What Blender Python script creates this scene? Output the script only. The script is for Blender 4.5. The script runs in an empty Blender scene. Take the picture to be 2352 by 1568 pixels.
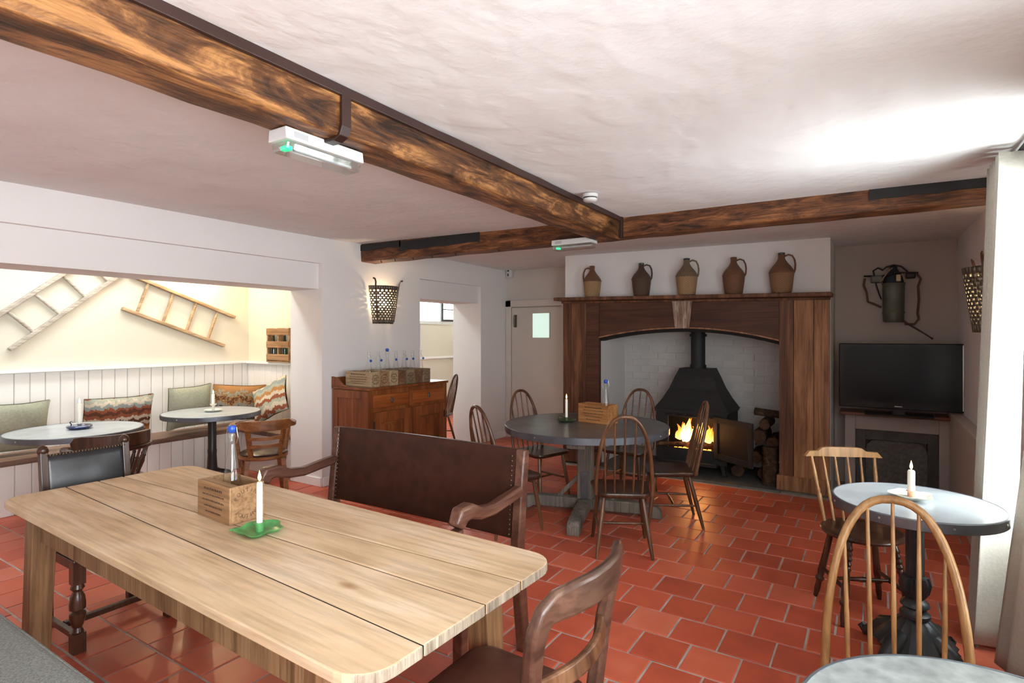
import bpy, bmesh, math, random
from mathutils import Vector, Matrix
random.seed(7)
R = math.radians
C = bpy.context.scene.collection
sc = bpy.context.scene

# ------------------------------------------------------------------ camera
cam_d = bpy.data.cameras.new('camera'); cam = bpy.data.objects.new('camera', cam_d); C.objects.link(cam)
cam_d.sensor_fit = 'HORIZONTAL'; cam_d.sensor_width = 36; cam_d.lens = 36 * 1300 / 2352
cam_d.shift_y = -14 / 2352; cam_d.clip_start = 0.05
cam.location = (0, 0, 1.53); cam.rotation_euler = (R(90), 0, R(32.5))
sc.camera = cam
# ------------------------------------------------------------------ sky and exposure
w = bpy.data.worlds.new('sky'); sc.world = w; w.use_nodes = True
bg = w.node_tree.nodes['Background']; bg.inputs[0].default_value = (0.90, 0.96, 1.0, 1); bg.inputs[1].default_value = 11.5
sc.view_settings.view_transform = 'Standard'; sc.view_settings.look = 'None'
sc.view_settings.exposure = 0.9; sc.view_settings.gamma = 1.0; sc.view_settings.use_curve_mapping = False

def portal(name, loc, rot, sx, sy):
    d = bpy.data.lights.new(name, 'AREA'); d.shape = 'RECTANGLE'; d.size = sx; d.size_y = sy
    d.cycles.is_portal = True
    o = bpy.data.objects.new(name, d); C.objects.link(o); o.location = loc; o.rotation_euler = rot
    return o
# daylight comes in through real openings; these only guide the sampling
portal('daylight_window_a', (1.0, 2.9, 1.42), (0, R(90), 0), 1.6, 1.7)
portal('daylight_window_b', (1.0, -0.3, 1.5), (0, R(90), 0), 1.5, 2.8)
portal('daylight_rooflight_a', (-5.85, 2.1, 2.95), (0, 0, 0), 0.5, 2.4)
portal('daylight_rooflight_b', (-6.3, 5.45, 2.95), (0, 0, 0), 0.7, 1.5)

# ------------------------------------------------------------------ materials
M = {}
def mat(name):
    m = bpy.data.materials.new(name); m.use_nodes = True; M[name] = m
    nt = m.node_tree; b = nt.nodes['Principled BSDF']
    return m, nt, b
def N(nt, t, **kw):
    n = nt.nodes.new(t)
    for k, v in kw.items():
        if k in n.inputs: n.inputs[k].default_value = v
        else: setattr(n, k, v)
    return n
def ramp(nt, fac, stops, interp='LINEAR'):
    r = nt.nodes.new('ShaderNodeValToRGB'); r.color_ramp.interpolation = interp
    e = r.color_ramp.elements
    while len(e) < len(stops): e.new(0.5)
    for i, (p, c) in enumerate(stops):
        e[i].position = p; e[i].color = (*c, 1)
    nt.links.new(fac, r.inputs[0]); return r.outputs[0]
def coords(nt, scale=(1, 1, 1), rnd=True):
    tc = N(nt, 'ShaderNodeTexCoord'); out = tc.outputs['Object']
    if rnd:
        oi = N(nt, 'ShaderNodeObjectInfo'); mu = N(nt, 'ShaderNodeMath', operation='MULTIPLY'); mu.inputs[1].default_value = 17.3
        nt.links.new(oi.outputs['Random'], mu.inputs[0])
        ad = N(nt, 'ShaderNodeVectorMath', operation='ADD'); nt.links.new(out, ad.inputs[0]); nt.links.new(mu.outputs[0], ad.inputs[1]); out = ad.outputs[0]
    mp = N(nt, 'ShaderNodeMapping'); mp.inputs['Scale'].default_value = scale
    nt.links.new(out, mp.inputs[0]); return mp.outputs[0]
def bump(nt, b, h, strength, dist=0.01):
    bp = N(nt, 'ShaderNodeBump'); bp.inputs['Strength'].default_value = strength; bp.inputs['Distance'].default_value = dist
    nt.links.new(h, bp.inputs['Height']); nt.links.new(bp.outputs[0], b.inputs['Normal'])
def plain(name, col, rough=0.5, metal=0.0, nscale=0, var=0.12, bmp=0.0, spec=0.5, coat=0):
    m, nt, b = mat(name); b.inputs['Roughness'].default_value = rough; b.inputs['Metallic'].default_value = metal
    b.inputs['Specular IOR Level'].default_value = spec; b.inputs['Base Color'].default_value = (*col, 1)
    b.inputs['Coat Weight'].default_value = coat
    if nscale:
        no = N(nt, 'ShaderNodeTexNoise', Scale=nscale, Detail=5.0); nt.links.new(coords(nt), no.inputs['Vector'])
        c = ramp(nt, no.outputs['Fac'], [(0.3, tuple(x * (1 - var) for x in col)), (0.7, tuple(min(1, x * (1 + var)) for x in col))])
        nt.links.new(c, b.inputs['Base Color'])
        if bmp: bump(nt, b, no.outputs['Fac'], bmp)
    return m
def plaster(name, col, s=1.6, bmp=0.25, dist=0.02, fine=14):
    m, nt, b = mat(name); b.inputs['Roughness'].default_value = 0.85; b.inputs['Specular IOR Level'].default_value = 0.25
    v = coords(nt, (1, 1, 1), False)
    n1 = N(nt, 'ShaderNodeTexNoise', Scale=s, Detail=3.0); n2 = N(nt, 'ShaderNodeTexNoise', Scale=fine, Detail=4.0, Roughness=0.6)
    nt.links.new(v, n1.inputs['Vector']); nt.links.new(v, n2.inputs['Vector'])
    c = ramp(nt, n1.outputs['Fac'], [(0.3, tuple(x * 0.965 for x in col)), (0.7, col)]); nt.links.new(c, b.inputs['Base Color'])
    mx = N(nt, 'ShaderNodeMath', operation='MULTIPLY_ADD'); mx.inputs[1].default_value = 0.25
    nt.links.new(n2.outputs['Fac'], mx.inputs[0]); nt.links.new(n1.outputs['Fac'], mx.inputs[2])
    bump(nt, b, mx.outputs[0], bmp, dist); return m
def wood(name, dark, mid, light, axis='X', scale=1.0, rough=0.45, bmp=0.2, along=0.7, across=7.0, spec=0.4, knots=0, coat=0, grain=0.75, rgh=0.6, pos=(0.28, 0.5, 0.72)):
    m, nt, b = mat(name); b.inputs['Roughness'].default_value = rough; b.inputs['Specular IOR Level'].default_value = spec
    b.inputs['Coat Weight'].default_value = coat
    sc_ = {'X': (along, across, across), 'Y': (across, along, across), 'Z': (across, across, along)}[axis]
    v = coords(nt, sc_)
    n1 = N(nt, 'ShaderNodeTexNoise', Scale=1.6 * scale, Detail=10.0, Roughness=rgh, Distortion=0.7)
    nt.links.new(v, n1.inputs['Vector'])
    col = ramp(nt, n1.outputs['Fac'], [(pos[0], dark), (pos[1], mid), (pos[2], light)])
    sc2 = {'X': (along * 2, across * 9, across * 9), 'Y': (across * 9, along * 2, across * 9), 'Z': (across * 9, across * 9, along * 2)}[axis]
    n2 = N(nt, 'ShaderNodeTexNoise', Scale=1.3 * scale, Detail=3.0); nt.links.new(coords(nt, sc2), n2.inputs['Vector'])
    g = ramp(nt, n2.outputs['Fac'], [(0.33, (0.55, 0.51, 0.48)), (0.55, (1, 1, 1))])
    mx = N(nt, 'ShaderNodeMix', data_type='RGBA', blend_type='MULTIPLY'); mx.inputs[0].default_value = grain
    nt.links.new(col, mx.inputs[6]); nt.links.new(g, mx.inputs[7]); out = mx.outputs[2]
    if knots:
        vo = N(nt, 'ShaderNodeTexVoronoi', Scale=1.0); kv = {'X': (1.3, 3.2, 3), 'Y': (3.2, 1.3, 3), 'Z': (3.2, 3.2, 1.3)}[axis]
        nt.links.new(coords(nt, tuple(x * knots for x in kv)), vo.inputs['Vector'])
        kc = ramp(nt, vo.outputs['Distance'], [(0.02, (0.25, 0.16, 0.10)), (0.045, (0.62, 0.46, 0.34)), (0.085, (1, 1, 1))])
        m2 = N(nt, 'ShaderNodeMix', data_type='RGBA', blend_type='MULTIPLY'); m2.inputs[0].default_value = 0.85
        nt.links.new(out, m2.inputs[6]); nt.links.new(kc, m2.inputs[7]); out = m2.outputs[2]
    nt.links.new(out, b.inputs['Base Color'])
    if bmp: bump(nt, b, n2.outputs['Fac'], bmp, 0.004)
    return m
def emit(name, col, strength, grad=None):
    m, nt, b = mat(name); b.inputs['Base Color'].default_value = (*col, 1)
    b.inputs['Emission Color'].default_value = (*col, 1); b.inputs['Emission Strength'].default_value = strength
    if grad:
        tc = N(nt, 'ShaderNodeTexCoord'); sp = N(nt, 'ShaderNodeSeparateXYZ'); nt.links.new(tc.outputs['Generated'], sp.inputs[0])
        nt.links.new(ramp(nt, sp.outputs[2], grad), b.inputs['Emission Color'])
    return m
def clear(name, tint=(1, 1, 1), gloss=0.06, edge=0.5):
    m, nt, b = mat(name); nt.nodes.remove(b); o = nt.nodes['Material Output']
    t = N(nt, 'ShaderNodeBsdfTransparent'); t.inputs[0].default_value = (*tint, 1)
    g = N(nt, 'ShaderNodeBsdfGlossy'); g.inputs['Roughness'].default_value = 0.03
    lw = N(nt, 'ShaderNodeLayerWeight'); lw.inputs[0].default_value = 0.35
    ma = N(nt, 'ShaderNodeMath', operation='MULTIPLY_ADD'); ma.inputs[1].default_value = edge; ma.inputs[2].default_value = gloss
    nt.links.new(lw.outputs['Facing'], ma.inputs[0])
    mx = N(nt, 'ShaderNodeMixShader'); nt.links.new(ma.outputs[0], mx.inputs[0])
    nt.links.new(t.outputs[0], mx.inputs[1]); nt.links.new(g.outputs[0], mx.inputs[2]); nt.links.new(mx.outputs[0], o.inputs[0]); return m

plaster('plaster', (0.80, 0.765, 0.75)); plaster('ceiling_plaster', (0.80, 0.785, 0.78), 2.2, 0.8, 0.035, 9)
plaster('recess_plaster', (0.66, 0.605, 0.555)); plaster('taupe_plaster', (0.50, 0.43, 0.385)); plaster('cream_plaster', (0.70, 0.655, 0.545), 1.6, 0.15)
plain('panel_paint', (0.86, 0.83, 0.79), 0.45); plain('white_paint', (0.86, 0.85, 0.83), 0.35)
plain('door_paint', (0.66, 0.605, 0.545), 0.45, nscale=3, var=0.03)
plain('brick_paint', (0.62, 0.60, 0.575), 0.6, nscale=6, var=0.06, bmp=0.2); plain('mortar_paint', (0.58, 0.56, 0.535), 0.75)
wood('beam_wood', (0.018, 0.007, 0.003), (0.13, 0.048, 0.015), (0.40, 0.18, 0.06), 'Y', 1.2, 0.5, 1.0, 1.5, 6, knots=0.7, grain=0.9, rgh=0.7, pos=(0.36, 0.5, 0.60))
wood('cross_beam_wood', (0.025, 0.009, 0.004), (0.15, 0.053, 0.018), (0.31, 0.125, 0.045), 'X', 1.5, 0.55, 0.9, 1.6, 8, knots=0.7, grain=0.8, rgh=0.7, pos=(0.36, 0.5, 0.62))
plain('beam_iron', (0.035, 0.014, 0.011), 0.42, 0.0, 5, 0.2); plain('charred', (0.012, 0.012, 0.013), 0.6, 0, 12, 0.3, 0.3)
wood('scrubbed_pine', (0.52, 0.345, 0.20), (0.66, 0.475, 0.30), (0.77, 0.61, 0.44), 'X', 0.8, 0.62, 0.3, 1.3, 5, 0.3, knots=1.1, grain=0.5)
wood('pine_leg', (0.13, 0.06, 0.024), (0.24, 0.125, 0.055), (0.36, 0.21, 0.105), 'Z', 1.2, 0.55, 0.2)
wood('surround_wood', (0.05, 0.018, 0.008), (0.145, 0.055, 0.024), (0.29, 0.13, 0.06), 'Z', 1.3, 0.55, 0.4, 0.6, 6, knots=0.8)
wood('surround_pale', (0.15, 0.058, 0.024), (0.38, 0.18, 0.082), (0.54, 0.29, 0.145), 'Z', 1.3, 0.55, 0.4, 0.6, 6, knots=0.9)
wood('surround_arch', (0.05, 0.017, 0.009), (0.092, 0.032, 0.016), (0.135, 0.055, 0.03), 'X', 0.9, 0.55, 0.3, 0.7, 5)
wood('keystone_wood', (0.12, 0.05, 0.03), (0.34, 0.22, 0.16), (0.62, 0.5, 0.42), 'Z', 2.2, 0.8, 0.6, 1.2, 9)
wood('mahogany', (0.10, 0.024, 0.008), (0.215, 0.058, 0.016), (0.36, 0.125, 0.038), 'Z', 1.0, 0.35, 0.12, 0.6, 5, 0.5)
wood('mahogany_drawer', (0.14, 0.030, 0.008), (0.27, 0.062, 0.014), (0.40, 0.115, 0.03), 'X', 1.0, 0.3, 0.1, 0.6, 5, 0.5)
wood('dark_elm', (0.018, 0.007, 0.004), (0.055, 0.021, 0.011), (0.115, 0.048, 0.026), 'Z', 1.0, 0.28, 0.05, 0.8, 6, 0.5)
wood('brown_elm', (0.055, 0.02, 0.009), (0.125, 0.053, 0.024), (0.22, 0.105, 0.052), 'Z', 1.0, 0.3, 0.05, 0.8, 6, 0.5)
wood('honey_or_sunlit_elm', (0.22, 0.095, 0.028), (0.34, 0.17, 0.058), (0.46, 0.26, 0.105), 'Z', 1.0, 0.35, 0.1, 0.8, 6, 0.5)  # honey chair's own wood; also paints sunlight on the spindle chair's back
wood('settle_oak', (0.05, 0.018, 0.012), (0.115, 0.045, 0.028), (0.215, 0.105, 0.07), 'Y', 1.0, 0.35, 0.12, 0.8, 6, 0.5)
wood('rail_wood', (0.035, 0.016, 0.010), (0.085, 0.04, 0.026), (0.165, 0.085, 0.056), 'X', 1.0, 0.32, 0.08, 0.8, 6, 0.5); wood('captain_wood', (0.14, 0.048, 0.014), (0.25, 0.095, 0.03), (0.37, 0.17, 0.065), 'X', 1.0, 0.3, 0.08, 0.8, 6, 0.5)
wood('grey_oak', (0.09, 0.075, 0.06), (0.19, 0.165, 0.14), (0.32, 0.29, 0.25), 'Z', 1.2, 0.75, 0.5, 0.7, 6, 0.25)
wood('bench_wood', (0.14, 0.075, 0.05), (0.23, 0.135, 0.095), (0.34, 0.215, 0.16), 'Y', 1.0, 0.45, 0.2, 0.7, 6, 0.4)
wood('crate_wood', (0.19, 0.095, 0.042), (0.34, 0.19, 0.092), (0.46, 0.29, 0.155), 'X', 1.0, 0.6, 0.2, 0.7, 6, 0.3)
wood('crate_grey', (0.15, 0.10, 0.06), (0.26, 0.185, 0.115), (0.38, 0.285, 0.185), 'Y', 1.0, 0.65, 0.25, 0.7, 6, 0.3)
wood('crate_pale', (0.27, 0.175, 0.095), (0.42, 0.30, 0.175), (0.52, 0.40, 0.25), 'X', 1.0, 0.65, 0.2, 0.7, 6, 0.3); wood('crate_brown', (0.11, 0.05, 0.024), (0.20, 0.10, 0.05), (0.30, 0.165, 0.085), 'X', 1.0, 0.65, 0.2, 0.7, 6, 0.3); wood('crate_orange', (0.24, 0.09, 0.03), (0.42, 0.185, 0.062), (0.56, 0.29, 0.11), 'X', 1.2, 0.5, 0.2, 0.7, 6, 0.3, knots=1.6)
wood('ladder_grey', (0.34, 0.29, 0.24), (0.50, 0.44, 0.37), (0.62, 0.56, 0.48), 'Y', 1.0, 0.75, 0.3)
wood('ladder_tan', (0.30, 0.19, 0.10), (0.44, 0.30, 0.17), (0.56, 0.42, 0.27), 'Y', 1.0, 0.7, 0.3)
wood('log_bark', (0.03, 0.018, 0.012), (0.075, 0.045, 0.03), (0.14, 0.09, 0.06), 'Y', 2.0, 0.9, 0.9, 1.5, 8, 0.1)
wood('log_end', (0.06, 0.03, 0.018), (0.10, 0.055, 0.035), (0.15, 0.085, 0.05), 'Y', 2.0, 0.85, 0.3, 1, 4, 0.1)
plain('zinc', (0.50, 0.545, 0.58), 0.3, 0.25, 7, 0.13, 0.03); plain('zinc_edge', (0.15, 0.165, 0.19), 0.36, 0.6, 9, 0.2)
plain('zinc_dark', (0.16, 0.16, 0.165), 0.3, 0.45, 6, 0.2, 0.03); plain('zinc_worn', (0.36, 0.40, 0.395), 0.42, 0.3, 22, 0.28, 0.06)
plain('cast_iron', (0.022, 0.025, 0.028), 0.42, 0.2, 20, 0.3, 0.15); plain('black_paint', (0.02, 0.017, 0.016), 0.3)
plain('stove_glass', (0.010, 0.007, 0.006), 0.5, 0, 4, 0.5); plain('stove_iron', (0.014, 0.015, 0.016), 0.62, 0.0, 14, 0.2); plain('soot_black', (0.012, 0.009, 0.008), 0.9)
plain('leather_dark', (0.046, 0.016, 0.010), 0.42, 0, 16, 0.25, 0.12, 0.22); plain('leather_black', (0.028, 0.027, 0.03), 0.33, 0, 14, 0.3, 0.12, 0.6)
plain('leather_seat', (0.078, 0.026, 0.017), 0.4, 0, 16, 0.2, 0.12, 0.5); plain('leather_brown', (0.05, 0.024, 0.02), 0.25, 0, 14, 0.2, 0.08, 0.6)
plain('stud_brass', (0.14, 0.09, 0.05), 0.35, 0.7); plain('felt_grey', (0.225, 0.23, 0.215), 0.95, 0, 160, 0.3, 0.15, 0.1)
plain('linen', (0.60, 0.575, 0.51), 0.9, 0, 90, 0.07, 0.12, 0.1); plain('sage_fabric', (0.37, 0.37, 0.275), 0.92, 0, 60, 0.1, 0.1, 0.1)
_nt = M['linen'].node_tree; _tr = _nt.nodes.new('ShaderNodeBsdfTranslucent'); _tr.inputs[0].default_value = (0.62, 0.59, 0.52, 1)
_mx = _nt.nodes.new('ShaderNodeMixShader'); _mx.inputs[0].default_value = 0.18
_nt.links.new(_nt.nodes['Principled BSDF'].outputs[0], _mx.inputs[1]); _nt.links.new(_tr.outputs[0], _mx.inputs[2]); _nt.links.new(_mx.outputs[0], _nt.nodes['Material Output'].inputs[0])
plain('candle_wax', (0.93, 0.90, 0.80), 0.4); plain('blue_enamel', (0.010, 0.022, 0.11), 0.12, 0, 0, 0, 0, 0.6, 0.5)
plain('green_enamel', (0.085, 0.29, 0.09), 0.35, 0, 14, 0.5, 0.05, 0.6); plain('dark_green_enamel', (0.07, 0.10, 0.045), 0.3, 0.3)
plain('white_enamel', (0.72, 0.71, 0.62), 0.3, 0, 9, 0.12); plain('blue_cap', (0.015, 0.075, 0.42), 0.35)
plain('steel_wire', (0.5, 0.5, 0.5), 0.3, 1.0); plain('lamp_metal', (0.17, 0.155, 0.125), 0.4, 0.75, 10, 0.25); plain('rust', (0.10, 0.055, 0.03), 0.55, 0.4, 20, 0.3)
plain('tv_black', (0.007, 0.007, 0.008), 0.25, 0, 0, 0, 0, 0.25); plain('tv_screen', (0.005, 0.005, 0.007), 0.2, 0, 0, 0, 0, 0.16); plain('tv_logo', (0.45, 0.45, 0.45), 0.4)
plain('white_plastic', (0.66, 0.66, 0.65), 0.4); plain('label_grey', (0.42, 0.42, 0.43), 0.5); plain('mark_black', (0.02, 0.02, 0.02), 0.5)
plain('console_paint', (0.36, 0.30, 0.27), 0.5, 0, 5, 0.06); wood('console_top', (0.08, 0.024, 0.01), (0.16, 0.05, 0.02), (0.25, 0.085, 0.034), 'X', 1.0, 0.35, 0.1)
plain('slate', (0.05, 0.047, 0.043), 0.5, 0, 9, 0.3, 0.2); plain('slate_insert', (0.095, 0.088, 0.082), 0.6, 0, 30, 0.4, 0.3)
plain('hearth_stone', (0.12, 0.112, 0.10), 0.7, 0, 8, 0.25, 0.3); plain('grout', (0.42, 0.36, 0.33), 0.85, 0, 12, 0.2, 0.2)
plain('tank_green', (0.115, 0.125, 0.095), 0.45, 0.35, 8, 0.2); plain('strap_brown', (0.10, 0.055, 0.042), 0.7, 0, 20, 0.25); plain('hose_black', (0.016, 0.016, 0.017), 0.5)
plain('brass_pale', (0.40, 0.31, 0.18), 0.4, 0.5); plain('navy_metal', (0.028, 0.04, 0.062), 0.4, 0.4)
plain('ink', (0.085, 0.042, 0.022), 0.8); wood('end_grain', (0.22, 0.17, 0.125), (0.36, 0.29, 0.22), (0.50, 0.42, 0.33), 'Z', 2.0, 0.8, 0.5, 2, 9, 0.2); plain('wax_red', (0.75, 0.36, 0.22), 0.35, 0, 30, 0.5)
plain('skirting_paint', (0.52, 0.44, 0.38), 0.5); plain('window_paint', (0.70, 0.72, 0.68), 0.4)
clear('bottle_glass', (0.97, 0.985, 0.98), 0.05, 0.42); clear('pane_glass', (0.99, 1.0, 0.99), 0.03, 0.2); clear('cover_plastic', (0.93, 0.96, 0.95), 0.08, 0.4)
clear('green_glass', (0.10, 0.42, 0.22), 0.08, 0.3)
emit('candle_flame', (1.0, 0.62, 0.22), 6.0, [(0.0, (1.0, 0.42, 0.10)), (0.35, (1.0, 0.75, 0.38)), (1.0, (1.0, 0.55, 0.15))])
emit('fire_flame', (1.0, 0.4, 0.08), 1.0, [(0.0, (1.0, 0.72, 0.28)), (0.4, (1.0, 0.46, 0.085)), (0.75, (1.0, 0.22, 0.02)), (1.0, (0.75, 0.08, 0.005))])
emit('fire_core', (1.0, 0.7, 0.3), 1.7, [(0.0, (1.0, 0.85, 0.5)), (0.6, (1.0, 0.6, 0.18)), (1.0, (1.0, 0.35, 0.05))])
emit('ember', (1.0, 0.30, 0.04), 2.0); emit('bulb', (1.0, 0.80, 0.52), 12.0); emit('green_led', (0.02, 0.75, 0.30), 0.8)
emit('lit_pane', (0.66, 0.86, 0.76), 0.42)

def weave(name, a, b_, sx=60, sz=95):
    m, nt, b = mat(name); b.inputs['Roughness'].default_value = 0.6
    tc = N(nt, 'ShaderNodeTexCoord'); mp = N(nt, 'ShaderNodeMapping'); nt.links.new(tc.outputs['Object'], mp.inputs[0])
    sp = N(nt, 'ShaderNodeSeparateXYZ'); nt.links.new(mp.outputs[0], sp.inputs[0])
    at = N(nt, 'ShaderNodeMath', operation='ARCTAN2'); nt.links.new(sp.outputs[0], at.inputs[0]); nt.links.new(sp.outputs[1], at.inputs[1])
    def wv(src, k):
        mu = N(nt, 'ShaderNodeMath', operation='MULTIPLY'); mu.inputs[1].default_value = k; nt.links.new(src, mu.inputs[0])
        s = N(nt, 'ShaderNodeMath', operation='SINE'); nt.links.new(mu.outputs[0], s.inputs[0]); return s.outputs[0]
    pr = N(nt, 'ShaderNodeMath', operation='MULTIPLY'); nt.links.new(wv(at.outputs[0], 22), pr.inputs[0]); nt.links.new(wv(sp.outputs[2], 360), pr.inputs[1])
    ad = N(nt, 'ShaderNodeMath', operation='MULTIPLY_ADD'); ad.inputs[1].default_value = 0.5; ad.inputs[2].default_value = 0.5; nt.links.new(pr.outputs[0], ad.inputs[0])
    nt.links.new(ramp(nt, ad.outputs[0], [(0.25, a), (0.6, b_)]), b.inputs['Base Color']); bump(nt, b, ad.outputs[0], 0.7, 0.006)
weave('wicker_tan', (0.22, 0.12, 0.055), (0.42, 0.26, 0.13)); weave('wicker_brown', (0.10, 0.04, 0.018), (0.22, 0.095, 0.045))
weave('wicker_dark', (0.05, 0.026, 0.016), (0.12, 0.062, 0.036)); weave('wicker_mid', (0.16, 0.075, 0.032), (0.32, 0.17, 0.08))
weave('wicker_olive', (0.12, 0.075, 0.04), (0.23, 0.155, 0.09))

def kilim(name, cols, zz=9.0, k=3.2, off=0.0, amp=0.45, fuzz=0.07):
    m, nt, b = mat(name); b.inputs['Roughness'].default_value = 0.95; b.inputs['Specular IOR Level'].default_value = 0.1
    tc = N(nt, 'ShaderNodeTexCoord'); sp = N(nt, 'ShaderNodeSeparateXYZ'); nt.links.new(tc.outputs['Object'], sp.inputs[0])
    pp = N(nt, 'ShaderNodeMath', operation='PINGPONG'); pp.inputs[1].default_value = 0.5 / zz; nt.links.new(sp.outputs[0], pp.inputs[0])
    no = N(nt, 'ShaderNodeTexNoise', Scale=45.0, Detail=3.0); nt.links.new(tc.outputs['Object'], no.inputs['Vector'])
    a1 = N(nt, 'ShaderNodeMath', operation='MULTIPLY_ADD'); a1.inputs[1].default_value = amp; nt.links.new(pp.outputs[0], a1.inputs[0]); nt.links.new(sp.outputs[2], a1.inputs[2])
    a2 = N(nt, 'ShaderNodeMath', operation='MULTIPLY_ADD'); a2.inputs[1].default_value = fuzz; nt.links.new(no.outputs['Fac'], a2.inputs[0]); nt.links.new(a1.outputs[0], a2.inputs[2])
    a3 = N(nt, 'ShaderNodeMath', operation='MULTIPLY_ADD'); a3.inputs[1].default_value = k; a3.inputs[2].default_value = off; nt.links.new(a2.outputs[0], a3.inputs[0])
    n = len(cols); nt.links.new(ramp(nt, a3.outputs[0], [(i / n, c) for i, c in enumerate(cols)], 'CONSTANT'), b.inputs['Base Color'])
    bump(nt, b, no.outputs['Fac'], 0.2, 0.004)
rust_, oran, cream_, brown_, sage_, teal_ = (0.30, 0.10, 0.05), (0.45, 0.22, 0.08), (0.60, 0.52, 0.40), (0.13, 0.055, 0.035), (0.40, 0.40, 0.31), (0.28, 0.32, 0.30)
kilim('kilim_rust', [oran, rust_, oran, brown_, oran, rust_, cream_, brown_, cream_, rust_, brown_, rust_, teal_, cream_, sage_, rust_], 9, 1.9, 0.02)
kilim('kilim_floral', [brown_, teal_, rust_, teal_, brown_, sage_, teal_, oran, brown_, teal_, sage_, oran, brown_, oran, sage_, oran], 5, 1.9, -0.03, 0.5, 0.22)
kilim('kilim_pale', [oran, sage_, rust_, cream_, sage_, rust_, cream_, oran, sage_, teal_, cream_, rust_], 7, 1.9, 0.02)

def tile_mat():
    m, nt, b = mat('quarry_tile')
    oi = N(nt, 'ShaderNodeObjectInfo'); ge = N(nt, 'ShaderNodeNewGeometry')
    ad = N(nt, 'ShaderNodeMath', operation='ADD'); nt.links.new(oi.outputs['Random'], ad.inputs[0]); nt.links.new(ge.outputs['Random Per Island'], ad.inputs[1])
    fr = N(nt, 'ShaderNodeMath', operation='FRACT'); nt.links.new(ad.outputs[0], fr.inputs[0])
    tc = N(nt, 'ShaderNodeNewGeometry'); no = N(nt, 'ShaderNodeTexNoise', Scale=7.0, Detail=6.0, Roughness=0.65); nt.links.new(tc.outputs['Position'], no.inputs['Vector'])
    mx = N(nt, 'ShaderNodeMath', operation='MULTIPLY_ADD'); mx.inputs[1].default_value = 0.45; nt.links.new(fr.outputs[0], mx.inputs[0])
    m2 = N(nt, 'ShaderNodeMath', operation='MULTIPLY'); m2.inputs[1].default_value = 0.6; nt.links.new(no.outputs['Fac'], m2.inputs[0]); nt.links.new(m2.outputs[0], mx.inputs[2])
    c = ramp(nt, mx.outputs[0], [(0.2, (0.36, 0.066, 0.036)), (0.45, (0.54, 0.10, 0.05)), (0.68, (0.63, 0.14, 0.075)), (0.9, (0.68, 0.21, 0.135))])
    nt.links.new(c, b.inputs['Base Color'])
    rr = ramp(nt, no.outputs['Fac'], [(0.3, (0.30,) * 3), (0.7, (0.46,) * 3)]); nt.links.new(rr, b.inputs['Roughness']); b.inputs['Specular IOR Level'].default_value = 0.45
    bump(nt, b, no.outputs['Fac'], 0.12, 0.006)
tile_mat()

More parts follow.
